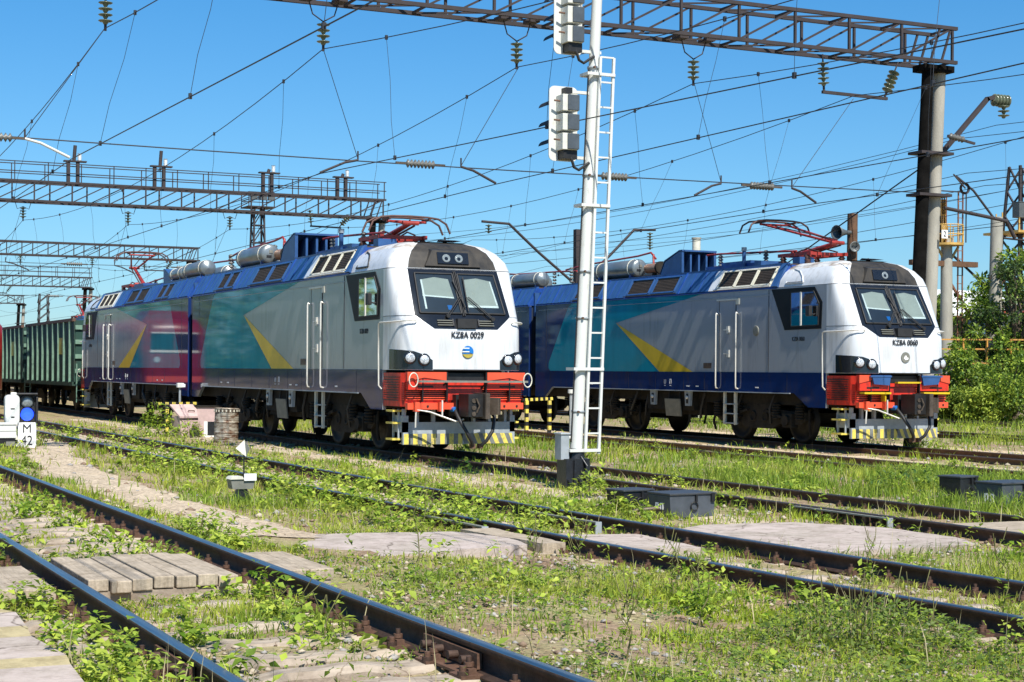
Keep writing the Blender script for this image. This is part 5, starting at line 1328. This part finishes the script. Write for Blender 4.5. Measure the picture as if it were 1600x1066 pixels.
k=MB(); k.add([(-6.6,-.9,5.9),(5.6,-.9,5.9),(5.0,4.5,8.0),(-6.0,4.5,8.0),(-6.6,9.6,5.9),(5.6,9.6,5.9),(-6.6,-.9,6.1),(5.6,-.9,6.1)],[(6,7,2,3),(3,2,5,4),(0,1,7,6),(0,6,3,4),(1,5,2,7),(0,4,5,1)],ROOFW); ro=k.build('roof',t)
k=MB(); k.bb(-5.0,-3.9,1.2,2.2,6.5,8.4,BRICKR); k.bb(-5.15,-3.75,1.05,2.35,7.5,7.75,BRICKR); k.build('chimney',ro)
k=MB(); k.bb(-.6,3.6,-1.0,-.92,6.1,6.35,BRICKR); k.build('gable_trim',ro)
for x in(-3.5,-.3,2.2):
    k=MB(); k.bb(x-.75,x+.75,-.06,.02,3.9,5.7,mat('window_surround_blue',(.05,.10,.22))); f=k.build('window',t)
    k=MB(); k.bb(x-.5,x+.5,-.09,-.05,4.05,5.55,LENSD); k.bb(x-.03,x+.03,-.11,-.08,4.05,5.55,TEXTW); k.bb(x-.5,x+.5,-.11,-.08,4.9,4.97,TEXTW); k.build('pane',f)
t=thing('orange_fence','rusty orange railing below the concrete poles at right','fence',(46,56,0))
k=MB()
for z in(2.3,2.9,3.3): k.bar((-2,1.5,z),(6,-4.0,z),.06,RAILY)
for q in range(11): f=q/10; k.bar((-2+8*f,1.5-5.5*f,-.2),(-2+8*f,1.5-5.5*f,3.35),.07,RAILY)
k.build('bars',t)
t=thing('lattice_mast','dark lattice mast with a yellow platform at the right picture edge','mast',(60,66.0,0))
k=MB()
for a in(-1,1):
    for b in(-1,1): k.bar((a*1.2,b*1.2,-.2),(a*.4,b*.4,12.5),.12,STEEL)
for q in range(10):
    f0=1.2-.08*q; f1=1.2-.08*(q+1)
    for s in(-1,1): k.bar((-f0,s*f0,q*1.25),(f1,s*f1,q*1.25+1.25),.08,STEEL); k.bar((s*f0,-f0,q*1.25),(s*f1,f1,q*1.25+1.25),.08,STEEL)
k.build('lattice',t)
k=MB(); k.bb(-1.3,1.3,-1.3,1.3,9.0,9.12,MYEL)
for q in range(8): a=2*PI*q/8; k.cyl((1.2*math.cos(a),1.2*math.sin(a),9.1),(1.2*math.cos(a),1.2*math.sin(a),10.1),.04,MYEL,n=5)
k.bb(-.9,.5,-.9,-.4,9.8,10.6,HORNM); k.build('platform',t)
# ------------------------------------------------------------------ vegetation
GRASSM=leaf_mat('grass_blade',(.14,.23,.015),(.50,.58,.05),.42,.35,.42,(.46,.42,.14))
LUSHM=leaf_mat('lush_grass',(.085,.19,.015),(.32,.44,.04),.42,.5,.25,(.40,.38,.11))
WEEDM=leaf_mat('weed_leaf',(.14,.27,.02),(.52,.62,.075),.40,.6,.3,(.52,.50,.13))
DARKM=leaf_mat('dark_weed',(.04,.10,.025),(.16,.25,.045),.35,.6,.15)
TREEM=leaf_mat('tree_leaf',(.08,.18,.025),(.40,.50,.06),.40,.25,.3,(.30,.32,.06))
TREED=leaf_mat('dark_tree_leaf',(.04,.10,.018),(.20,.30,.05),.35,.25)
PINEM=leaf_mat('pine_needle',(.02,.045,.018),(.075,.11,.035),.25,.25)
STALKM=mat('weed_stalk',(.16,.15,.05),.8,0,.3,5)
DRYM=mat('dry_stalk',(.42,.36,.20),.8,0,.3,5)
BARK=mat('bark',(.10,.075,.05),.9,0,.3,6,.4,20)

RAILX=lambda t: [3.095-.795+0*t,3.095+.795+0*t,C2(t)-.795,C2(t)+.795,C3(t)-.795,C3(t)+.795,21.5-.795+0*t,21.5+.795+0*t,26.2-.795+0*t,26.2+.795+0*t,35-.795+0*t,35+.795+0*t]
def inpoly(d,t,poly):
    r=np.zeros(len(d),bool); n=len(poly)
    for i in range(n):
        x0,y0=poly[i]; x1,y1=poly[(i+1)%n]
        c=((y0>t)!=(y1>t))&(d<(x1-x0)*(t-y0)/(y1-y0+1e-9)+x0); r^=c
    return r
SLABS=[[(4.95,17.3),(5.4,17.85),(7.55,17.5),(7.86,16.7),(7.72,15.9),(5.45,15.35),(5.0,15.9)],[(10.55,14.75),(12.9,14.8),(13.2,15.6),(13.15,16.9),(12.5,17.9),(10.55,17.6)],[(8.52,15.5),(9.55,15.3),(9.62,16.9),(8.55,17.2)],[(2.4,12.3),(3.75,12.3),(3.75,14.05),(2.4,14.05)],[(3.98,12.5),(4.75,12.5),(4.75,14.1),(3.98,14.1)],[(-4,7),(1.72,7),(1.72,11.4),(-4,11.4)],[(1.2,12.2),(2.2,12.2),(2.2,13.7),(1.2,13.7)],[(7.75,15.8),(8.2,15.8),(8.15,17.75),(7.72,17.75)],[(13.85,14.8),(15.,14.8),(15.,16.5),(13.85,16.5)]]
def sample(n,tmin=7.4,tmax=62,pw=1.55):
    # ground points inside a wide wedge around the view, thinner with distance
    u=rng.random(n); a=1-pw
    t=(tmin**a+u*(tmax**a-tmin**a))**(1/a)
    lo=t*.115-.5; hi=t*.92+2.0
    d=lo+rng.random(n)*(hi-lo)
    return d,t
def zone(d,t):
    """0..1 density of grass"""
    z=np.interp(d,[-2,1.6,1.75,2.2,2.45,3.75,4.0,4.8,6.5,8,8.4,10,10.3,11.5,12.2,12.9,13.3,14.4,15.6,16.5,20,20.5,22.5,22.9,24.4,25,27.2,28.2,29.8,32,44,70],
                  [.1,.1,1.,.9,.72,.72,.85,.75,.8,.75,.5,.55,.75,.7,.35,.35,.5,.35,.65,.95,.95,.55,.55,.12,.12,.3,.3,.25,.15,.7,.8,.6])
    z=z*np.where((d>10.3)&(d<13)&(t<15.5),1.45,1)
    pc=np.abs(d-PATHC(t))/PATHW(t)
    z=z*np.where(t>16.9,np.clip((pc-.7)/.5,.04,1),1)
    n=fbm(d,t,.75,21); n2=fbm(d,t,2.3,24)
    z=z*np.clip((n-.30)/.28,.06,1.25)*np.clip((n2-.25)/.35,.25,1)
    z=np.where((d>4.2)&(d<8.3)&(t<15.3),z*np.interp(t,[8,10.2,11.5,15],[.30,.42,.85,.7]),z)
    z=np.where((np.hypot(d-17.3,t-19.3)<.75)|(np.hypot(d-17.4,t-20.3)<.4),z*.15,z)
    bare=((d>4.3)&(d<6.2)&(t>13.2)&(t<15.4)); z=np.where(bare,z*.35,z)
    for s in SLABS: z=np.where(inpoly(d,t,s),0,z)
    for r in RAILX(t): z=np.where(np.abs(d-r)<.06,0,z)
    z=z*.88
    # nothing grows under the standing engines
    z=np.where((np.abs(d-14.45)<1.3)&(t>34),0,z); z=np.where((np.abs(d-26.2)<1.3)&(t>34),z*.1,z)
    return z
def blades(name,d,t,h,wd,mats,mi,lean=.5,label=None):
    n=len(d); z=gh(d,t)-.01
    a=rng.random(n)*2*PI; ld_=rng.random(n)*lean*h; la=rng.random(n)*2*PI
    cx,cy=np.cos(a)*wd/2,np.sin(a)*wd/2; lx,ly=np.cos(la)*ld_,np.sin(la)*ld_
    V=np.empty((n,5,3))
    V[:,0]=np.stack([d-cx,t-cy,z],1); V[:,1]=np.stack([d+cx,t+cy,z],1)
    V[:,2]=np.stack([d+cx*.8+lx*.35,t+cy*.8+ly*.35,z+h*.55],1); V[:,3]=np.stack([d-cx*.8+lx*.35,t-cy*.8+ly*.35,z+h*.55],1)
    V[:,4]=np.stack([d+lx,t+ly,z+h*(1-.25*ld_/h)],1)
    o=np.arange(n)[:,None]*5
    F=np.concatenate([o+np.array([[0,1,2]]),o+np.array([[0,2,3]]),o+np.array([[3,2,4]])])
    ob=fastmesh(name,V.reshape(-1,3),F,mats,np.tile(mi,3)); tag(ob,label,None,None,'stuff'); return ob
N=520000
d,t=sample(N); keep=rng.random(N)<zone(d,t); d,t=d[keep],t[keep]
tall=((d>15.6)&(d<20.4))|((d>10.3)&(d<13)&(t<15.6))|((d>27.8)&(d<29)|(d>31))
pn=fbm(d,t,.5,31)
h=(.035+.085*rng.random(len(d))**1.6)*(1+1.5*np.clip(pn-.5,0,1)*2)*np.where(tall,1.9,1.); h*=np.clip(t/16,.85,1.5)
wd=np.clip(.0045+.00042*t,.006,.026)*(.8+.7*rng.random(len(d)))
mi=np.where(fbm(d,t,.6,41)>np.where(tall,.45,.60),1,0).astype(np.int32)
blades('grass',d,t,h,wd,[GRASSM,LUSHM],mi,.9,'short green and yellowish grass between the tracks')
# tall dry stalks
N=9000; d,t=sample(N,7.4,40); z=zone(d,t)*np.where((d>10.2)&(d<20),1.,.45)*np.clip((fbm(d,t,.6,51)-.38)*4,0,1); keep=rng.random(N)<z; d,t=d[keep],t[keep]
blades('dry_grass',d,t,.16+.26*rng.random(len(d)),np.full(len(d),.006)+.00018*t,[DRYM],np.zeros(len(d),np.int32),.5,'tall dry grass stems standing above the green')
# leaf quads: centres, directions
def leaf_arrays(c,dirv,L,W,up=.3):
    n=len(c); dirv=dirv/np.linalg.norm(dirv,axis=1,keepdims=True)
    upv=np.tile([0,0,1.],(n,1))+rng.normal(0,up,(n,3)); s=np.cross(dirv,upv); s/=np.linalg.norm(s,axis=1,keepdims=True)+1e-9
    nn=np.cross(s,dirv); L=L[:,None]; W=W[:,None]
    V=np.empty((n,6,3))
    V[:,0]=c; V[:,1]=c+dirv*L*.42+s*W*.5+nn*W*.12; V[:,2]=c+dirv*L-nn*L*.16; V[:,3]=c+dirv*L*.42-s*W*.5+nn*W*.12; V[:,4]=c+dirv*L*.35-nn*W*.03
    V[:,5]=c+dirv*L*.75-nn*L*.07
    o=np.arange(n)[:,None]*6
    F=np.concatenate([o+np.array([[0,1,4]]),o+np.array([[4,1,5]]),o+np.array([[5,1,2]]),o+np.array([[0,4,3]]),o+np.array([[4,5,3]]),o+np.array([[5,2,3]])])
    return V.reshape(-1,3),F
def weeds(name,d,t,H,nl,L,mats,mi,label,spread=.5):
    # rosettes / seedlings: leaves on a short stem
    n=len(d); z=gh(d,t); idx=np.repeat(np.arange(n),nl); m=len(idx)
    f=rng.random(m)**.7; a=rng.random(m)*2*PI
    jit=rng.normal(0,1,(m,2))*(H[idx]*spread*.35)[:,None]
    c=np.stack([d[idx]+jit[:,0],t[idx]+jit[:,1],z[idx]+.01+f*H[idx]],1)
    dirv=np.stack([np.cos(a),np.sin(a),rng.normal(.1,.45,m)],1)
    l=L[idx]*(.6+.7*rng.random(m))
    V,F=leaf_arrays(c,dirv,l,l*(.45+.25*rng.random(m)))
    mm=np.tile(mi[idx],6)
    ob=fastmesh(name,V,F,mats,mm); tag(ob,label,None,None,'stuff'); return ob
N=34000; d,t=sample(N,7.4,60,1.35)
near=np.min(np.stack([np.abs(d-r) for r in RAILX(t)]),0); in1=(d>2.4)&(d<3.8)&(t>9)
z=zone(d,t)*(.25+.75*np.exp(-(near/.45)**2))*np.clip((fbm(d,t,.55,61)-.36)*4,0.05,1.2)
z=np.where(in1,z*1.3+.12*np.clip((fbm(d,t,1.1,63)-.4)*6,0,1),z); z=np.where((d>1.7)&(d<2.3)&(t<30),.5,z); z=np.where((d>7.2)&(d<10.6)&(t>18),np.clip(z*2.2+.22,0,1),z); z*=np.where(t<12,.55,1); keep=rng.random(N)<z; d,t=d[keep],t[keep]
if 1:
    m_=len(d)//2; src=rng.integers(0,len(d),m_); kk=src[:m_]; cl=rng.integers(0,max(1,m_//7),m_); sd,st=d[kk][cl],t[kk][cl]
    d[:m_]=sd+rng.normal(0,.13,m_); t[:m_]=st+rng.normal(0,.16,m_)
    ok=np.ones(len(d),bool)
    for s in SLABS: ok&=~inpoly(d,t,s)
    for r in RAILX(t)[:2]: ok&=np.abs(d-r)>.15
    for r in RAILX(t)[2:]: ok&=np.abs(d-r)>.07
    d,t=d[ok],t[ok]
H=(.08+.20*rng.random(len(d))**1.5)*np.where((d>7)&(d<10)&(t>18),1.45,1.); 
weeds('leafy_weeds',d,t,H,13,np.clip(.045+.0016*t,.055,.085)*(.75+.6*rng.random(len(d))),[WEEDM,LUSHM],(rng.random(len(d))<.3).astype(np.int32),'pale green broad-leaved weeds growing along the rails')
# low creeping cover
N=42000; d,t=sample(N,7.4,45,1.6); z=(zone(d,t)*.8+.2*((d>4)&(d<8.2)&(t<15)))*np.clip((fbm(d,t,.9,71)-.42)*5,0,1)
for s in SLABS: z=np.where(inpoly(d,t,s),0,z)
for r in RAILX(t): z=np.where(np.abs(d-r)<.09,0,z)
keep=rng.random(N)<z; d,t=d[keep],t[keep]
weeds('ground_cover',d,t,np.full(len(d),.035)+.03*rng.random(len(d)),9,(.026+.0006*t)*(.8+1.0*rng.random(len(d))**3),[LUSHM,DARKM],(rng.random(len(d))<.3).astype(np.int32),'low creeping green ground cover',2.2)
# dead leaves and straw
N=9000; d,t=sample(N,7.4,40,1.7); z=np.clip((fbm(d,t,.9,77)-.35)*3,0,1)*(.25+.75*((d>4)&(d<13)))
for s in SLABS: z=np.where(inpoly(d,t,s),z*.12,z)
for r in RAILX(t): z=np.where(np.abs(d-r)<.08,0,z)
keep=rng.random(N)<z; d,t=d[keep],t[keep]; n=len(d); a_=rng.random(n)*2*PI
l_=(.03+.07*rng.random(n)); V,F=leaf_arrays(np.stack([d,t,gh(d,t)+.012],1),np.stack([np.cos(a_),np.sin(a_),rng.normal(.08,.12,n)],1),l_,l_*.28,.25)
LITTER=leaf_mat('dead_leaf',(.10,.055,.03),(.42,.30,.16),.1)
tag(fastmesh('leaf_litter',V,F,[LITTER]),'dead brown leaves and straw lying on the ground',None,None,'stuff')
# stones
N=34000; d,t=sample(N,7.4,55,1.7); z=1.05-zone(d,t)
for s in SLABS: z=np.where(inpoly(d,t,s),0,z)
for r in RAILX(t): z=np.where(np.abs(d-r)<.10,0,z)
z*=np.clip((fbm(d,t,.8,81)-.30)*3,.1,1)*np.where((d>12)&(d<13.4),1.6,.7)*np.where((np.abs(d-PATHC(t))<.8)&(t>17),.4,1); keep=rng.random(N)<z; d,t=d[keep],t[keep]; n=len(d)
ico=np.array([(0,0,.8),(.9,0,.1),(.28,.85,.15),(-.72,.53,.1),(-.72,-.53,.2),(.28,-.85,.1),(0,0,-.6)])
icf=np.array([(0,1,2),(0,2,3),(0,3,4),(0,4,5),(0,5,1),(6,2,1),(6,3,2),(6,4,3),(6,5,4),(6,1,5)])
sz=(.012+.040*rng.random(n)**2.2)*np.clip(t/14,.85,1.7); ang=rng.random(n)*2*PI
P=ico[None]*(.7+.6*rng.random((n,7,1))); x=P[:,:,0]*np.cos(ang)[:,None]-P[:,:,1]*np.sin(ang)[:,None]; y=P[:,:,0]*np.sin(ang)[:,None]+P[:,:,1]*np.cos(ang)[:,None]
V=np.stack([d[:,None]+x*sz[:,None],t[:,None]+y*sz[:,None],gh(d,t)[:,None]+(P[:,:,2]*.7+.15)*sz[:,None]],2)
STONE=[mat('stone_%s'%c,cc,.9,0,.2,3,.2,40) for c,cc in(('tan',(.42,.35,.26)),('grey',(.30,.28,.26)),('brown',(.22,.15,.10)))]
so=fastmesh('gravel',V.reshape(-1,3),(np.arange(n)[:,None,None]*7+icf[None]).reshape(-1,3),STONE,np.repeat(rng.integers(0,3,n),10)); tag(so,'scattered ballast stones and gravel',None,None,'stuff')
# bushy dark-green weed mound in the right foreground and other clumps: individual things
def clump(name,label,cat,x,y,R_,H,nleaf,L,mats,group=None,stalks=0,tall=0):
    t=thing(name,label,cat,(x,y,float(gh(x,y))),0,group)
    a=rng.random(nleaf)*2*PI; r=R_*rng.random(nleaf)**.6; hh=H*(1-(r/R_)**2*.8)*rng.random(nleaf)**.6
    c=np.stack([r*np.cos(a),r*np.sin(a)*.7,hh],1); dv=np.stack([np.cos(a)+rng.normal(0,.6,nleaf),np.sin(a)+rng.normal(0,.6,nleaf),rng.normal(.25,.5,nleaf)],1)
    l=L*(.6+.8*rng.random(nleaf)); V,F=leaf_arrays(c,dv,l,l*.4)
    o=fastmesh('foliage',V,F,mats,np.tile(rng.integers(0,len(mats),nleaf),6)); o.parent=t
    k=MB()
    for q in range(max(stalks,5)):
        aa=random.uniform(0,2*PI); rr=R_*random.random()*.8; h2=(tall or H)*random.uniform(.7,1.1); p=Vector((rr*math.cos(aa),rr*math.sin(aa)*.7,0))
        k.tube([p,p+Vector((random.uniform(-.05,.05),random.uniform(-.05,.05),h2*.5)),p+Vector((random.uniform(-.12,.12),random.uniform(-.1,.1),h2))],.004,STALKM,4)
    k.build('stem',t); return t
clump('weed_bush','dark green bushy weed mound over the rail in the right foreground','weed',7.35,9.7,.95,.34,2600,.05,[DARKM,LUSHM],None,30,.5)
clump('weed_bush','bright leafy weed bush at the foot of the signal mast','weed',12.55,23.6,.34,.42,260,.11,[WEEDM])
clump('weed_bush','tall leafy weed bush beside the striped barrier at left','weed',11.55,48.8,.55,1.05,420,.15,[WEEDM,LUSHM])
clump('weed_bush','leafy weeds growing before the pinkish concrete bins','weed',12.1,47.3,.45,.55,240,.13,[WEEDM,LUSHM])
clump('weed_bush','green weed bush behind the switch machines at the right edge','weed',17.6,21.9,.8,.5,500,.09,[LUSHM,DARKM])
clump('weed_bush','weed tuft growing at the foot of the twin posts, behind the right locomotive','weed',27.95,34.1,.55,.42,320,.1,[WEEDM,LUSHM])
clump('weed_bush','weed clump leaning over the second rail in the left foreground','weed',4.35,16.4,.4,.30,200,.07,[WEEDM,LUSHM])
clump('weed_bush','broad-leaved weed clump between the rails just beyond the plank deck','weed',3.2,15.0,.65,.26,420,.07,[WEEDM,LUSHM])
clump('weed_bush','pale seedling clump beside the bolted fastenings of the nearest track','weed',3.55,10.2,.16,.30,70,.075,[WEEDM])
clump('weed_bush','lone pale seedling clump just beyond the plank deck rail','weed',3.62,11.3,.15,.28,60,.075,[WEEDM])
def stalk(label,x,y,H,seed):
    r=random.Random(seed); t=thing('tall_weed',label,'weed',(x,y,float(gh(x,y))),0,'tall thin weeds in the foreground')
    k=MB(); p=[Vector((r.uniform(-.02,.02)*q,r.uniform(-.02,.02)*q,H*q/5)) for q in range(6)]; k.tube(p,[.007,.006,.006,.005,.004,.003],STALKM,5)
    for q in range(7):
        f=.45+.5*q/7; b=p[0].lerp(p[-1],f); a=r.uniform(0,2*PI); k.tube([b,b+Vector((math.cos(a)*.06,math.sin(a)*.06,.07)),b+Vector((math.cos(a)*.09,math.sin(a)*.09,.17))],.0035,STALKM,4)
    k.build('stem',t)
    n=46; f=rng.random(n); a=rng.random(n)*2*PI; c=np.stack([0.02*f*np.cos(a),.02*f*np.sin(a),H*f],1); dv=np.stack([np.cos(a),np.sin(a),rng.normal(.5,.3,n)],1); l=(.10-.06*f)*(.6+.6*rng.random(n))
    V,F=leaf_arrays(c,dv,l,l*.35); o=fastmesh('leaves',V,F,[LUSHM]); o.parent=t
for lab,x,y,H in(('tall thin weed standing alone before the broad crossing slab',5.95,14.6,.80),('thin weed right of the lone tall one',6.45,13.2,.55),('thin weed beside the pale patch of earth, further right',6.75,12.9,.62),('spindly weed in the grass below the curving track',7.2,12.0,.55),('spindly weed at the right foreground by the curving track',9.3,10.4,.65),('thin weed left of the dark weed mound',6.6,10.6,.5),('thin weed between the rails of the curving track, at right',9.6,12.5,.45),('thin weed at the bottom edge of the picture',5.0,8.9,.45)):
    stalk(lab,x,y,H,hash(lab)%999)
# trees
def tree(name,label,x,y,H,Rx,nl,L,mats,group='trees at the right edge',cz=.58,seed=1,nclump=26,vr=.42,low=.12):
    r=np.random.default_rng(seed); t=thing(name,label,'tree',(x,y,-.2),0,group)
    k=MB(); k.tube([(0,0,0),(.1,.05,H*.3),(-.05,.1,H*.62),(.05,0,H*.85)],[.045*H*.5,.035*H*.5,.022*H*.5,.01*H*.5],BARK,9)
    cl=[]
    for q in range(nclump):
        a=r.random()*2*PI; zz=low+(1-low)*r.random()**.8; prof=math.sin(min(1,max(.08,(zz-low*.5)/(1-low*.5)))**.8*PI*.93)**.6
        rr=Rx*prof*(.35+.65*r.random()**.5); cl.append((rr*math.cos(a),rr*math.sin(a),zz*H,Rx*vr*(.5+.7*r.random())*(1-.45*zz)))
        k.tube([(0,0,H*zz*.55),(cl[-1][0]*.5,cl[-1][1]*.5,H*zz*.8),cl[-1][:3]],[.05,.035,.015],BARK,5)
    k.build('trunk',t)
    cl=np.array(cl); w=cl[:,3]**2; idx=r.choice(len(cl),nl,p=w/w.sum()); v=r.normal(0,1,(nl,3)); v/=np.linalg.norm(v,axis=1,keepdims=True)
    rad=(r.random(nl)**.45)[:,None]*cl[idx,3:4]*np.where(r.random((nl,1))<.12,1.35,1.)
    c=cl[idx,:3]+v*rad*np.array([1,1,.75]); dv=v+r.normal(0,.7,(nl,3))+np.array([0,0,-.15]); l=L*(.45+1.1*r.random(nl)**1.5)
    V,F=leaf_arrays(c,dv,l,l*.55,.6); mi=(r.random(nl)<.35).astype(np.int32) if len(mats)>1 else np.zeros(nl,np.int32)
    o=fastmesh('crown',V,F,mats,np.tile(mi,6)); o.parent=t; return t
tree('leafy_tree','big bright green leafy tree filling the right picture edge',51.6,56.2,7.4,2.8,16000,.20,[TREEM,TREED],seed=3,nclump=40)
tree('pine_tree','dark pine rising near the right picture edge, behind lower leafy trees',49.4,54.6,7.0,1.6,8000,.15,[PINEM,TREED],seed=7,nclump=36,vr=.36)
tree('leafy_tree','rounded leafy tree before the concrete post, left of the big edge tree',48.6,55.0,3.9,2.1,10000,.17,[TREEM,TREED],seed=4,nclump=30)
tree('leafy_tree','tree close behind the white cab, left of the yellow mast pole',57.6,69.8,6.0,1.35,7000,.22,[TREED,TREEM],seed=5)
for i,(x,y,H,Rr,lab) in enumerate(((46.6,55.2,1.8,1.3,'low green bush right beside the white locomotive nose'),(47.2,54.4,2.3,1.4,'round green bush before the orange railing'),(47.4,52.6,2.6,1.6,'big leafy bush near the right edge, in front of the trees'),(46.3,52.9,1.5,1.1,'sunlit yellow-green bush lowest in the thicket beside the farthest track'),(48.0,51.2,2.9,1.7,'leafy bush cut by the right picture edge'),(45.9,56.9,1.5,1.3,'low bush partly behind the red beam of the right locomotive'))):
    tree('green_bush',lab,x,y,H,Rr,4600,.14,[TREEM,TREED] if i!=3 else [WEEDM,TREEM],'bushes at the right edge',seed=20+i,nclump=22,vr=.5,low=.15)
# far tree lines; the first, unseen at left, is added to darken side reflections
N=30; 
for gi,(d0,d1,t0,t1,H) in enumerate(((-34,-28,10,420,26),(70,150,110,130,8),(-80,20,320,330,9),(20,140,300,320,9))):
    n=16000; k_=rng.random(n); hgt=np.clip(fbm(k_*40,k_*0,1.,90+gi),.3,1)*H; L=np.full(n,.9 if t0>200 else .5)*(.6+.8*rng.random(n))
    u2=rng.random(n)
    if d1-d0<10: L=L*1.8; c0=d0+(d1-d0)*u2; c1=t0+(t1-t0)*k_
    else: c0=d0+(d1-d0)*k_; c1=t0+(t1-t0)*u2
    c=np.stack([c0,c1,hgt*rng.random(n)**.7],1); dv=rng.normal(0,1,(n,3)); V,F=leaf_arrays(c,dv,L,L*.6,.6)
    o=fastmesh('far_trees',V,F,[TREED,TREEM],np.tile((rng.random(n)<.4).astype(np.int32),6)); tag(o,'far tree lines round the railway yard, the left one added unseen for reflections',None,None,'stuff')
